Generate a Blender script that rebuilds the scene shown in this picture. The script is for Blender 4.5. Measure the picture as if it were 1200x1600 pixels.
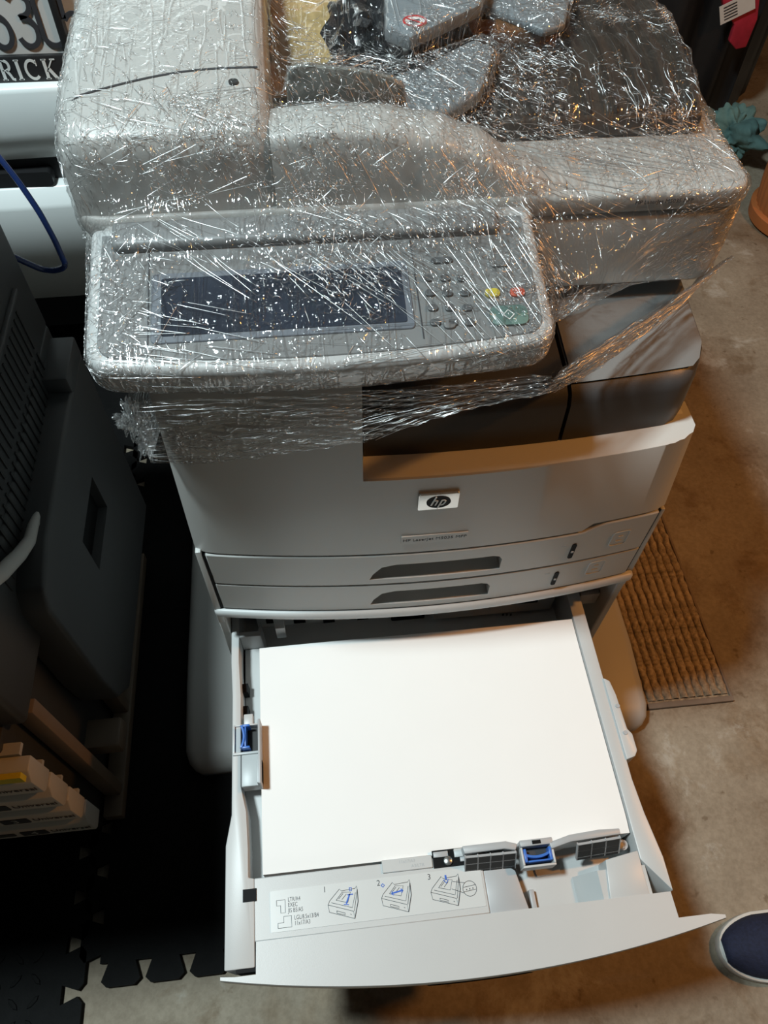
import bpy, bmesh, math, random
from mathutils import Vector, Matrix, noise
from mathutils.bvhtree import BVHTree
random.seed(7)
for o in list(bpy.data.objects): bpy.data.objects.remove(o)
SC = bpy.context.scene; COL = SC.collection

# ------------------------------------------------------------------ camera
F = 1160.0
CAM = Vector((-0.109, -0.152, 1.383))
RM = [[0.99406, -0.10754, 0.01658], [-0.07922, -0.81974, -0.56723], [0.07459, 0.56255, -0.82339]]  # rows: right, down, forward
cd = bpy.data.cameras.new('camera'); co = bpy.data.objects.new('camera', cd); COL.objects.link(co)
cd.sensor_fit = 'VERTICAL'; cd.sensor_height = 32.0; cd.sensor_width = 24.0; cd.lens = 32.0*F/1600; cd.clip_start = 0.02
rx, dn, fw = [Vector(r).normalized() for r in RM]
m = Matrix((rx, -dn, -fw)).transposed().to_4x4(); m.translation = CAM
co.matrix_world = m; SC.camera = co

# ------------------------------------------------------------------ world and lights
w = bpy.data.worlds.new('world'); SC.world = w; w.use_nodes = True
bg = w.node_tree.nodes['Background']; bg.inputs[0].default_value = (0.8, 0.9, 1.0, 1); bg.inputs[1].default_value = 0.006
def lamp(name, loc, power, col, rad, label):
    d = bpy.data.lights.new(name, 'POINT'); d.energy = power; d.color = col; d.shadow_soft_size = rad
    o = bpy.data.objects.new(name, d); COL.objects.link(o); o.location = loc
    return o
lamp('ceiling_light_white', (-0.98, 0.23, 3.0), 300, (0.81, 0.97, 1.0), 0.14, '')
lamp('lamp_warm', (1.40, 0.20, 1.95), 52, (1.0, 0.40, 0.085), 0.05, '')
SC.view_settings.view_transform = 'Standard'; SC.view_settings.look = 'None'
SC.view_settings.exposure = 0.0; SC.view_settings.gamma = 1.0
try: SC.view_settings.use_curve_mapping = False
except Exception: pass

# ------------------------------------------------------------------ helpers
def P(u, v, x=None, y=None, z=None, pl=None):
    """the point where the sight line through photo pixel (u, v) meets a plane of the place"""
    d = rx*((u-600)/F) + dn*((v-800)/F) + fw
    if z is not None: k = (z-CAM.z)/d.z
    elif y is not None: k = (y-CAM.y)/d.y
    elif x is not None: k = (x-CAM.x)/d.x
    else: k = (pl[0]-CAM).dot(pl[1])/d.dot(pl[1])
    return CAM + d*k

MATS = {}
def mat(name, col, rough=0.5, metal=0.0, noise_amt=0.0, nscale=40, bump=0.0, bscale=200, spec=0.5, emit=None):
    if name in MATS: return MATS[name]
    m = bpy.data.materials.new(name); m.use_nodes = True; nt = m.node_tree; b = nt.nodes['Principled BSDF']
    b.inputs['Base Color'].default_value = (*col, 1); b.inputs['Roughness'].default_value = rough
    b.inputs['Metallic'].default_value = metal; b.inputs['Specular IOR Level'].default_value = spec
    tc = nt.nodes.new('ShaderNodeTexCoord')
    if noise_amt:
        n = nt.nodes.new('ShaderNodeTexNoise'); n.inputs['Scale'].default_value = nscale; n.inputs['Detail'].default_value = 6
        nt.links.new(tc.outputs['Object'], n.inputs['Vector'])
        r = nt.nodes.new('ShaderNodeValToRGB'); nt.links.new(n.outputs['Fac'], r.inputs[0])
        r.color_ramp.elements[0].position = 0.3; r.color_ramp.elements[1].position = 0.7
        r.color_ramp.elements[0].color = (*[c*(1-noise_amt) for c in col], 1); r.color_ramp.elements[1].color = (*[min(1, c*(1+noise_amt)) for c in col], 1)
        nt.links.new(r.outputs[0], b.inputs['Base Color'])
    if bump:
        n = nt.nodes.new('ShaderNodeTexNoise'); n.inputs['Scale'].default_value = bscale; n.inputs['Detail'].default_value = 3
        nt.links.new(tc.outputs['Object'], n.inputs['Vector'])
        bp = nt.nodes.new('ShaderNodeBump'); bp.inputs['Strength'].default_value = bump; bp.inputs['Distance'].default_value = 0.002
        nt.links.new(n.outputs['Fac'], bp.inputs['Height']); nt.links.new(bp.outputs[0], b.inputs['Normal'])
    MATS[name] = m; return m

WHITE = mat('printer_white', (0.49, 0.485, 0.465), 0.42, noise_amt=0.02, nscale=9, bump=0.06, bscale=900)
WHITE2 = mat('printer_white_tray', (0.52, 0.525, 0.52), 0.38, noise_amt=0.02, nscale=12, bump=0.04, bscale=900)
GREY = mat('printer_grey', (0.17, 0.172, 0.17), 0.45, noise_amt=0.03, nscale=12, bump=0.08, bscale=900)
GUIDE = mat('guide_grey', (0.40, 0.41, 0.42), 0.4, noise_amt=0.03, nscale=30)
CHAR = mat('charcoal_plastic', (0.055, 0.056, 0.058), 0.4, noise_amt=0.05, nscale=20, bump=0.08, bscale=900)
BLACK = mat('black_plastic', (0.006, 0.006, 0.0065), 0.6, noise_amt=0.1, nscale=30, spec=0.12)
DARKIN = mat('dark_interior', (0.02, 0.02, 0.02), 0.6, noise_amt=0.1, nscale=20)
FACE = mat('panel_face_grey', (0.20, 0.205, 0.205), 0.45, noise_amt=0.03, nscale=20)
PAPER = mat('paper_white', (0.86, 0.86, 0.85), 0.7, noise_amt=0.006, nscale=15)
BLUE = mat('latch_blue', (0.045, 0.16, 0.55), 0.35, noise_amt=0.05, nscale=60)
INK = mat('printed_ink', (0.03, 0.03, 0.035), 0.6, noise_amt=0.05, nscale=60)
BLUEINK = mat('blue_ink', (0.03, 0.12, 0.55), 0.6, noise_amt=0.05, nscale=60)
SILVER = mat('badge_silver', (0.62, 0.62, 0.60), 0.25, metal=0.9, noise_amt=0.03, nscale=50)
LABEL = mat('label_grey', (0.60, 0.615, 0.61), 0.3, noise_amt=0.01, nscale=30)

def rpt(pts): return [Vector((p[0], p[1], 0)) for p in pts]
def rrect(x0, x1, y0, y1, r, n=5, corners=(1, 1, 1, 1)):
    out = []
    for k, (cx, cy, a0) in enumerate(((x1-r, y0+r, -90), (x1-r, y1-r, 0), (x0+r, y1-r, 90), (x0+r, y0+r, 180))):
        if not corners[k]:
            out.append(((x1, y0), (x1, y1), (x0, y1), (x0, y0))[k]); continue
        for i in range(n+1):
            a = math.radians(a0+90*i/n); out.append((cx+r*math.cos(a), cy+r*math.sin(a)))
    return out

class MB:
    def __init__(s): s.v = []; s.f = []
    def add(s, vs, fs, M=None):
        o = len(s.v)
        for q in vs:
            q = Vector(q); s.v.append(M @ q if M is not None else q)
        s.f += [tuple(i+o for i in f) for f in fs]; return s
    def box(s, x0, x1, y0, y1, z0, z1, M=None):
        return s.add([(x0,y0,z0),(x1,y0,z0),(x1,y1,z0),(x0,y1,z0),(x0,y0,z1),(x1,y0,z1),(x1,y1,z1),(x0,y1,z1)],
            [(3,2,1,0),(4,5,6,7),(0,1,5,4),(1,2,6,5),(2,3,7,6),(3,0,4,7)], M)
    def prism(s, pts, h0, h1, M=None):
        n = len(pts)
        a = sum(pts[i][0]*pts[(i+1)%n][1]-pts[(i+1)%n][0]*pts[i][1] for i in range(n))
        if a < 0: pts = list(reversed(pts))
        return s.add([(p[0],p[1],h0) for p in pts]+[(p[0],p[1],h1) for p in pts],
            [tuple(reversed(range(n))), tuple(range(n,2*n))]+[(i,(i+1)%n,n+(i+1)%n,n+i) for i in range(n)], M)
    def prism_y(s, pts, y0, y1):      # pts in (x, z), extruded along y
        M = Matrix(((1,0,0,0),(0,0,-1,0),(0,1,0,0),(0,0,0,1)))
        return s.prism(pts, -y1, -y0, M)
    def prism_x(s, pts, x0, x1):      # pts in (y, z), extruded along x
        M = Matrix(((0,0,1,0),(1,0,0,0),(0,1,0,0),(0,0,0,1)))
        return s.prism(pts, x0, x1, M)
    def loft(s, rings, cap=True, closed=True):
        n = len(rings[0]); o = len(s.v); fs = []
        for r in rings: s.v += [Vector(q) for q in r]
        for i in range(len(rings)-1):
            for j in range(n if closed else n-1):
                k = (j+1) % n
                s.f.append((o+i*n+j, o+i*n+k, o+(i+1)*n+k, o+(i+1)*n+j))
        if cap:
            s.f.append(tuple(o+j for j in reversed(range(n)))); s.f.append(tuple(o+(len(rings)-1)*n+j for j in range(n)))
        return s
    def tube(s, path, r, seg=8, closed=False):
        path = [Vector(p) for p in path]; rings = []; up = Vector((0.13, 0.21, 0.97))
        for i, p in enumerate(path):
            t = (path[min(i+1, len(path)-1)]-path[max(i-1, 0)]).normalized()
            a = t.cross(up)
            if a.length < 1e-3: a = t.cross(Vector((1, 0, 0)))
            a.normalize(); b = t.cross(a).normalized()
            rr = r[i] if isinstance(r, (list, tuple)) else r
            rings.append([p+a*(rr*math.cos(2*math.pi*k/seg))+b*(rr*math.sin(2*math.pi*k/seg)) for k in range(seg)])
        return s.loft(rings)
    def lathe(s, prof, c, n=32, rfun=None):
        rings = [[(c[0]+(r*(rfun(2*math.pi*k/n) if rfun else 1))*math.cos(2*math.pi*k/n), c[1]+(r*(rfun(2*math.pi*k/n) if rfun else 1))*math.sin(2*math.pi*k/n), c[2]+z) for k in range(n)] for r, z in prof]
        return s.loft(rings)
    def grid(s, fn, nu, nv):
        o = len(s.v)
        for j in range(nv+1):
            for i in range(nu+1): s.v.append(Vector(fn(i/nu, j/nv)))
        for j in range(nv):
            for i in range(nu):
                a = o+j*(nu+1)+i; s.f.append((a, a+1, a+nu+2, a+nu+1))
        return s
    def ribbon(s, path, wd, h0, h1, M):     # flat strokes of a letter or a printed line
        pts = [Vector((p[0], p[1], 0)) for p in path]
        L = []; R = []
        for i, p in enumerate(pts):
            t = (pts[min(i+1, len(pts)-1)]-pts[max(i-1, 0)]).normalized(); nrm = Vector((-t.y, t.x, 0))
            L.append(p+nrm*wd/2); R.append(p-nrm*wd/2)
        for i in range(len(pts)-1):
            q = [L[i], R[i], R[i+1], L[i+1]]
            s.add([(a.x,a.y,h0) for a in q]+[(a.x,a.y,h1) for a in q], [(0,3,2,1),(4,5,6,7),(0,1,5,4),(1,2,6,5),(2,3,7,6),(3,0,4,7)], M)
        return s
    def build(s, name, material, parent=None, bevel=0.0, seg=2, smooth=40, kind=None, label=None, fix=True):
        c = sum(s.v, Vector())/len(s.v)
        me = bpy.data.meshes.new(name); me.from_pydata([q-c for q in s.v], [], s.f)
        bm = bmesh.new(); bm.from_mesh(me)
        bmesh.ops.remove_doubles(bm, verts=bm.verts, dist=1e-6)
        if fix: bmesh.ops.recalc_face_normals(bm, faces=bm.faces)
        if bevel:
            es = [e for e in bm.edges if len(e.link_faces) == 2 and e.calc_face_angle(0) > math.radians(30)]
            bmesh.ops.bevel(bm, geom=es, offset=bevel, segments=seg, profile=0.5, affect='EDGES', clamp_overlap=True)
        bm.to_mesh(me); bm.free()
        if smooth:
            for p in me.polygons: p.use_smooth = True
            me.set_sharp_from_angle(angle=math.radians(smooth))
        me.materials.append(material)
        o = bpy.data.objects.new(name, me); COL.objects.link(o)
        place(o, c, parent)
        if kind: o['kind'] = kind
        if label: o['label'] = label
        return o
WORLD = {}
def place(o, c, parent):
    WORLD[o.name] = Vector(c)
    if parent:
        o.parent = parent; o.location = Vector(c)-WORLD[parent.name]
    else: o.location = c
def empty(name, loc, label, cat, group=None):
    o = bpy.data.objects.new(name, None); COL.objects.link(o); o.location = loc; o.empty_display_size = 0.05
    WORLD[o.name] = Vector(loc); tag(o, label, cat, group); return o
def tag(o, label, cat, group=None):
    o['label'] = label; o['category'] = cat
    if group: o['group'] = group
    return o
def struct(o): o['kind'] = 'structure'; return o
def cut(o, mb):      # carve a shape out of a built part
    me = bpy.data.meshes.new('c'); me.from_pydata([tuple(q) for q in mb.v], [], mb.f)
    bm = bmesh.new(); bm.from_mesh(me); bmesh.ops.recalc_face_normals(bm, faces=bm.faces); bm.to_mesh(me); bm.free()
    c = bpy.data.objects.new('c', me); COL.objects.link(c); c.location = WORLD[o.name]*0
    par, loc = o.parent, o.location.copy(); o.parent = None; o.location = WORLD[o.name]
    md = o.modifiers.new('b', 'BOOLEAN'); md.operation = 'DIFFERENCE'; md.object = c; md.solver = 'EXACT'
    dg = bpy.context.evaluated_depsgraph_get(); dg.update()
    nm = bpy.data.meshes.new_from_object(o.evaluated_get(dg)); o.modifiers.clear()
    if len(nm.polygons): o.data = nm
    for p in o.data.polygons: p.use_smooth = True
    o.data.set_sharp_from_angle(angle=math.radians(35))
    bpy.data.objects.remove(c); o.parent = par; o.location = loc
def text(name, body, size, M, material, parent, extrude=0.0002, sx=1.0, shear=0.0, spacing=1.0, align='LEFT'):
    cu = bpy.data.curves.new(name, 'FONT'); cu.body = body; cu.size = size; cu.extrude = extrude; cu.shear = shear; cu.space_character = spacing
    cu.align_x = align; cu.align_y = 'CENTER'; cu.resolution_u = 3
    t = bpy.data.objects.new('t', cu); COL.objects.link(t)
    dg = bpy.context.evaluated_depsgraph_get(); dg.update()
    me = bpy.data.meshes.new_from_object(t.evaluated_get(dg)); bpy.data.objects.remove(t)
    mb = MB(); mb.add([(q.co.x*sx, q.co.y, q.co.z) for q in me.vertices], [tuple(p.vertices) for p in me.polygons], M)
    bpy.data.meshes.remove(me)
    return mb.build(name, material, parent, smooth=0)
def frame(o, ex, ey):
    ex = Vector(ex).normalized(); ey = Vector(ey); ey = (ey-ex*ey.dot(ex)).normalized(); ez = ex.cross(ey)
    M = Matrix((ex, ey, ez)).transposed().to_4x4(); M.translation = Vector(o); return M
def fbm(p, s): return noise.fractal(Vector(p)*s, 1.0, 2.0, 4)
def ridge(p, s): return 1-abs(noise.noise(Vector(p)*s))*2

# ------------------------------------------------------------------ setting: floor and walls
def floor_mat():
    m = bpy.data.materials.new('concrete'); m.use_nodes = True; nt = m.node_tree; b = nt.nodes['Principled BSDF']
    tc = nt.nodes.new('ShaderNodeTexCoord')
    def nz(sc, det, rough=0.6, dist=0.0):
        n = nt.nodes.new('ShaderNodeTexNoise'); n.inputs['Scale'].default_value = sc; n.inputs['Detail'].default_value = det
        n.inputs['Roughness'].default_value = rough; n.inputs['Distortion'].default_value = dist
        nt.links.new(tc.outputs['Object'], n.inputs['Vector']); return n
    def ramp(src, stops):
        r = nt.nodes.new('ShaderNodeValToRGB'); nt.links.new(src, r.inputs[0])
        e = r.color_ramp.elements
        e[0].position, e[0].color = stops[0][0], (*stops[0][1], 1); e[1].position, e[1].color = stops[-1][0], (*stops[-1][1], 1)
        for p, c in stops[1:-1]: k = e.new(p); k.color = (*c, 1)
        return r
    def mix(a, bb, fac, mode='MIX'):
        x = nt.nodes.new('ShaderNodeMix'); x.data_type = 'RGBA'; x.blend_type = mode
        if hasattr(fac, 'links'): nt.links.new(fac, x.inputs[0])
        else: x.inputs[0].default_value = fac
        nt.links.new(a, x.inputs[6]); nt.links.new(bb, x.inputs[7]); return x
    base = ramp(nz(3.5, 8, 0.65).outputs[0], [(0.3, (0.25, 0.20, 0.145)), (0.5, (0.33, 0.275, 0.205)), (0.72, (0.41, 0.35, 0.27))])
    grit = ramp(nz(120, 4).outputs[0], [(0.35, (0.62, 0.6, 0.56)), (0.65, (1, 1, 1))])
    c1 = mix(base.outputs[0], grit.outputs[0], 0.5, 'MULTIPLY')
    st = ramp(nz(2.2, 5, 0.6, 0.6).outputs[0], [(0.54, (0, 0, 0)), (0.64, (0.9, 0.9, 0.9))])
    stc = ramp(nz(9, 5).outputs[0], [(0.3, (0.58, 0.45, 0.32)), (0.7, (0.92, 0.82, 0.70))])
    c2 = mix(c1.outputs[2], stc.outputs[0], st.outputs[0], 'MULTIPLY')
    dk = ramp(nz(5.5, 7, 0.7, 0.3).outputs[0], [(0.52, (1, 1, 1)), (0.62, (0.62, 0.52, 0.42))]); c2 = mix(c2.outputs[2], dk.outputs[0], 0.8, 'MULTIPLY')
    sp = ramp(nz(34, 3, 0.5, 0.2).outputs[0], [(0.66, (1, 1, 1)), (0.72, (0.55, 0.48, 0.40))]); c2 = mix(c2.outputs[2], sp.outputs[0], 0.8, 'MULTIPLY')
    lt = ramp(nz(7, 6, 0.7, 0.3).outputs[0], [(0.60, (0, 0, 0)), (0.68, (0.6, 0.6, 0.6))])
    pale = nt.nodes.new('ShaderNodeRGB'); pale.outputs[0].default_value = (0.50, 0.47, 0.41, 1)
    c3 = mix(c2.outputs[2], pale.outputs[0], lt.outputs[0])
    nt.links.new(c3.outputs[2], b.inputs['Base Color']); b.inputs['Roughness'].default_value = 0.75
    bp = nt.nodes.new('ShaderNodeBump'); bp.inputs['Strength'].default_value = 0.25; bp.inputs['Distance'].default_value = 0.003
    nt.links.new(nz(60, 8, 0.7).outputs[0], bp.inputs['Height']); nt.links.new(bp.outputs[0], b.inputs['Normal'])
    return m
struct(MB().box(-3.2, 2.6, -1.8, 3.3, -0.06, 0).build('floor', floor_mat(), smooth=0))
WALL = mat('wall_paint_dark', (0.16, 0.155, 0.14), 0.85, noise_amt=0.12, nscale=3, bump=0.2, bscale=60)
struct(MB().box(-3.2, 2.6, 3.3, 3.4, -0.06, 2.4).build('wall_back', WALL, smooth=0))
struct(MB().box(2.6, 2.7, -1.8, 3.4, -0.06, 2.4).build('wall_right', WALL, smooth=0))

# ------------------------------------------------------------------ main printer
XL, XR, FY, BK = -0.262, 0.285, 0.300, 0.86
XC = (XL+XR)/2; HW = (XR-XL)/2
def fy(x, bow=0.024, y=FY): t = (x-XC)/HW; return y-bow*max(0.0, 1-t*t)
def bowed(x0, x1, z0, z1, depth, off=0.0, n=28, top=None, bow=0.024, y=FY):
    """slab with a front that follows the printer's bowed front"""
    mb = MB(); rings = []
    for i in range(n+1):
        x = x0+(x1-x0)*i/n; zt = top(x) if top else z1
        yf = fy(x, bow, y)-off
        rings.append([(x, yf, z0), (x, yf+depth, z0), (x, yf+depth, zt), (x, yf, zt)])
    return mb.loft(rings)
printer = empty('multifunction_printer', (XC, 0.58, 0.0), 'large grey-white office printer half wrapped in clear film with its lowest drawer open', 'printer')

# body shell
body = MB()
body.box(XL+0.002, XR-0.006, FY+0.03, BK, 0.505, 0.675); body.box(XL+0.006, XR-0.015, FY+0.03, BK, 0.67, 0.81)
body.box(XL+0.007, -0.073, FY+0.03, BK, 0.80, 0.93)
body.box(-0.08, XR-0.018, 0.52, BK, 0.80, 0.90)
body.build('body', WHITE, printer, bevel=0.004)
# upper front cover: one piece with a tall left column and a low right part ending in a ledge
STEPX = -0.073
def zbot(x): return 0.672 if x < 0.185 else 0.684
mbf = MB(); rings = []
nn = 48
for i in range(nn+1):
    x = XL+(XR-0.001-XL)*i/nn; yf = fy(x)
    yb_ = yf
    if i == 0: yf += 0.014; yb_ += 0.004
    elif i == 1: yf += 0.003; yb_ += 0.001
    elif i > nn-4: yf += (0.001, 0.004, 0.010, 0.026)[i-(nn-3)]; yb_ += (0, 0, 0.001, 0.005)[i-(nn-3)]
    t = i/nn; xt = x+0.007*(1-t)-0.016*t; xb = x+0.002*(1-t)-0.004*t
    rings.append([(xb, yb_, zbot(x)), (xb, FY+0.05, zbot(x)), (xt, FY+0.05, 0.935), (xt, yf+0.004, 0.935)])
mbf.loft(rings); fc = mbf.build('front_cover', WHITE, printer)
ct = MB(); rings = []
for i in range(33):
    x = STEPX+(0.32-STEPX)*i/32; yf = fy(min(x, XR))
    rings.append([(x, yf-0.06, 0.802), (x, yf-0.0005, 0.802), (x, yf+0.0035, 0.8075), (x, yf+0.010, 0.8095), (x, FY+0.1, 0.8105), (x, FY+0.1, 1.0), (x, yf-0.06, 1.0)])
ct.loft(rings); cut(fc, ct)
# charcoal output doors
def door(x0, x1, name, mtop):
    mb = MB(); rings = []
    n = 12
    for i in range(n+1):
        x = x0+(x1-x0)*i/n; yf = fy(x, 0.020, 0.326)
        if x1 > 0.2 and i >= n-2: yf += (0.004, 0.016, 0.035)[i-(n-2)]
        rings.append([(x, yf, 0.81), (x, 0.53, 0.81), (x, 0.53, 0.90), (x, yf+0.02, 0.874), (x, yf+0.008, 0.868), (x, yf+0.003, 0.857)])
    mb.loft(rings); d = mb.build(name, CHAR, printer, smooth=50)
    mb = MB()
    def g(u, v):
        x = x0+0.002+(x1-x0-0.004)*u; yf = fy(x, 0.020, 0.326)
        if x1 > 0.2 and u > 0.84: yf += 0.03*((u-0.84)/0.16)**2
        return (x, yf+0.016+(0.52-yf-0.016)*v, 0.8748+0.026*v)
    mb.grid(g, 14, 2); mb.build('door_top', mtop, d, smooth=50)
    return d
door(STEPX+0.003, 0.1265, 'output_door', CHAR)
door(0.1305, 0.277, 'side_door', GREY)
# upper drawers
def upper_drawer(z0, z1, top, hx0, hx1, winx, name):
    o = bowed(-0.250, 0.2725, z0, z1, 0.03, 0.001, n=40, top=top).build(name, WHITE, printer, bevel=0.0012, seg=1)
    zc = z0+0.012
    hp = [(hx0, zc), (hx1, zc), (hx1, zc+0.022), (hx1-0.004, zc+0.029), (hx1-0.012, zc+0.032), (hx0+0.030, zc+0.032), (hx0+0.014, zc+0.027), (hx0+0.004, zc+0.012)]
    cut(o, MB().prism_y(hp, 0.20, 0.304))
    yf = fy((hx0+hx1)/2)
    MB().prism_y([(a[0]+(0.0006 if a[0] < 0 else -0.0006), a[1]) for a in hp], 0.3036, 0.3055).build('handle_recess', GUIDE, o, smooth=0)
    mb = MB(); mb.prism_y(rrect(winx-0.0028, winx+0.0028, z0+0.012, z0+0.044, 0.0027), fy(winx)-0.0022, fy(winx)+0.004)
    mb.build('level_window', BLACK, o)
    MB().box(winx-0.0015, winx+0.0015, fy(winx)-0.003, fy(winx), z0+0.026, z0+0.029).build('level_pointer', GUIDE, o)
    MB().box(winx-0.017, winx-0.010, fy(winx-0.013)-0.0013, fy(winx), z0+0.042, z0+0.0445).build('level_mark', GUIDE, o)
    # moulded number plate
    nx = winx+0.058 if z0 > 0.58 else winx+0.052
    yb = fy(nx)
    M = frame((nx, yb-0.0012, z0+0.037), (1, 0.16, 0), (0, 0, 1))
    mb = MB(); pts = rrect(-0.011, 0.011, -0.015, 0.014, 0.004); mb.ribbon(pts+[pts[0]], 0.0011, -0.002, 0.0006, M)
    mb.ribbon([(-0.004, -0.006), (0.004, -0.006)], 0.0011, -0.002, 0.0006, M); mb.ribbon([(-0.003, 0.004), (0.003, 0.004)], 0.001, -0.002, 0.0006, M)
    mb.build('number_plate', WHITE2, o)
    return o
def d1top(x): return 0.6685 if x < 0.185 else (0.6685+0.012*min(1, (x-0.185)/0.015))
upper_drawer(0.604, 0.668, d1top, -0.067, 0.089, 0.176, 'paper_drawer')
upper_drawer(0.541, 0.6015, None, -0.066, 0.083, 0.168, 'paper_drawer')
# gaps at the drawer sides
MB().box(-0.2535, -0.2505, FY-0.002, FY+0.03, 0.515, 0.667).build('drawer_gap', BLACK, printer, smooth=0)
MB().box(0.2728, 0.2755, FY+0.0005, FY+0.03, 0.525, 0.68).build('drawer_gap', BLACK, printer, smooth=0)
MB().prism_y([(XL, 0.50), (-0.2537, 0.50), (-0.2537, 0.675), (XL+0.002, 0.675)], FY-0.003, FY+0.04).build('side_strip', WHITE, printer, bevel=0.001)
MB().prism_y([(0.2757, 0.50), (XR, 0.50), (0.281, 0.680), (0.2757, 0.680)], FY+0.001, FY+0.04).build('side_strip', WHITE, printer, bevel=0.001)
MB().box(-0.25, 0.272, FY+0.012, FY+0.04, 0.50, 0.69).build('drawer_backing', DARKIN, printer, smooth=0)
bowed(-0.2625, 0.2845, 0.5235, 0.5385, 0.05, 0.007, n=32).build('base_lip', WHITE2, printer, bevel=0.005, seg=3)

# badge
bx, bz = P(685, 782, y=fy(0.01))[0], P(685, 782, y=fy(0.01))[2]
yb = fy(bx)
MBadge = frame((bx, yb-0.0002, bz), (1, 0, 0), (0, 0, 1))
bd = MB().prism(rrect(-0.021, 0.021, -0.0135, 0.0135, 0.002), -0.004, 0.0015, MBadge).build('badge', SILVER, printer, bevel=0.0008)
MB().prism([(0.0125*math.cos(a*math.pi/16), 0.0098*math.sin(a*math.pi/16)) for a in range(32)], 0.0012, 0.0022, MBadge).build('logo_disc', BLACK, bd)
lg = MB(); LW = mat('logo_white', (0.75, 0.75, 0.74), 0.4, noise_amt=0.02)
sh = 0.32
def it(pts): return [(a+b*sh, b) for a, b in pts]
lg.ribbon(it([(-0.0062, -0.0045), (-0.0062, 0.0098)]), 0.0015, 0.002, 0.0028, MBadge)
lg.ribbon(it([(-0.0062, 0.0025), (-0.0035, 0.0036), (-0.0022, 0.0030), (-0.0020, 0.0015), (-0.0020, -0.0045)]), 0.0014, 0.002, 0.0028, MBadge)
lg.ribbon(it([(0.0022, -0.0098), (0.0022, 0.0036)]), 0.0015, 0.002, 0.0028, MBadge)
lg.ribbon(it([(0.0022, 0.0034), (0.0048, 0.0036), (0.0062, 0.0026), (0.0064, 0), (0.0060, -0.003), (0.0046, -0.0042), (0.0024, -0.0044)]), 0.0014, 0.002, 0.0028, MBadge)
lg.build('logo_letters', LW, bd, smooth=0)
q0, q1 = P(628, 845, y=fy(0.0)), P(730, 836, y=fy(0.0))
MN = frame(((q0.x+q1.x)/2, fy((q0.x+q1.x)/2)-0.0001, (q0.z+q1.z)/2), (1, 0.0, 0), (0, 0, 1))
nm = MB().prism(rrect(-0.037, 0.037, -0.0075, 0.0075, 0.001), -0.003, 0.0006, MN).build('name_strip', WHITE, printer)
text('name_text', 'HP LaserJet M5035 MFP', 0.0072, MN @ Matrix.Translation((0, 0, 0.0006)), INK, nm, align='CENTER')

# scanner section
SY = 0.425
scan = MB().prism(rrect(-0.303, 0.297, SY, 0.93, 0.025), 0.905, 0.984).build('scanner_base', WHITE, printer, bevel=0.006, seg=3)
lidp = MB()
lid = MB().prism(rrect(-0.303, 0.297, SY-0.001, 0.935, 0.025), 0.986, 1.006).build('scanner_lid', WHITE, printer, bevel=0.005, seg=3)
tx = P(1030, 322, y=SY)
text('model_text', 'HP LaserJet M5035 MFP', 0.0055, frame((P(988, 326, y=SY).x, SY-0.002, 0.9975), (1, 0, 0), (0, 0, 1)), INK, lid)
# feeder housing: hump at left and the wave-shaped front fascia
hum = MB(); rings = []
prof = [(0.4285, 1.002), (0.431, 1.050), (0.4335, 1.060), (0.440, 1.068), (0.452, 1.074), (0.475, 1.080), (0.52, 1.087), (0.60, 1.092), (0.935, 1.092), (0.935, 1.002)]
for x, dz, iy in ((-0.302, -0.020, 0.016), (-0.299, -0.009, 0.006), (-0.290, -0.002, 0.002), (-0.278, 0, 0), (-0.142, 0, 0), (-0.134, -0.003, 0.002), (-0.131, -0.010, 0.004)):
    rings.append([(x, y+(iy if y < 0.7 else -iy), z+(dz if z > 1.01 else 0)) for y, z in prof])
hum.loft(rings); hump = hum.build('feeder_housing', WHITE, lid, smooth=50)
def wave(x):
    pts = [(-0.135, 1.066), (-0.09, 1.070), (-0.05, 1.068), (0.0, 1.060), (0.04, 1.046), (0.08, 1.024), (0.11, 1.014), (0.15, 1.010), (0.297, 1.010)]
    for (a, b), (c, d) in zip(pts, pts[1:]):
        if a <= x <= c:
            t = (x-a)/(c-a); t = t*t*(3-2*t) if abs(b-d) > 0.008 else t; return b+(d-b)*t
    return 1.010
fas = MB(); rings = []
for i in range(31):
    x = -0.132+0.255*i/30; z = wave(x)
    rings.append([(x, 0.428, 1.003), (x, 0.480, 1.003), (x, 0.480, z-0.004), (x, 0.474, z), (x, 0.444, z), (x, 0.435, z-0.004), (x, 0.431, z-0.012)])
fas.loft(rings); fas.build('feeder_fascia', WHITE, lid, smooth=50)
# feeder seam and dot on the hump
sm = MB(); pts = []
for k in range(25):
    x = -0.298+0.16*k/24; yy = 0.470+0.035*math.sin(min(1, k/20)*math.pi/2)
    zz = 0
    for (a, b), (c, d) in zip(prof, prof[1:]):
        if a <= yy <= c: zz = b+(d-b)*(yy-a)/(c-a)
    if x < -0.278: zz -= 0.011*((-0.278-x)/0.02)**1.5
    pts.append((x, yy, zz+0.0004))
sm.tube(pts, 0.0009, 6).build('housing_seam', INK, lid)
MB().lathe([(0.004, 0), (0.004, 0.002)], (-0.158, 0.487, 1.0815), 12).build('housing_pin', DARKIN, lid)
MB().box(-0.20, -0.155, 0.655, 0.675, 1.091, 1.0935).build('housing_latch', GUIDE, lid, bevel=0.001)
# ridge behind the control panel
MB().box(-0.28, 0.09, 0.408, 0.427, 0.96, 1.000).build('panel_ridge', WHITE2, scan, bevel=0.006, seg=3)
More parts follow.
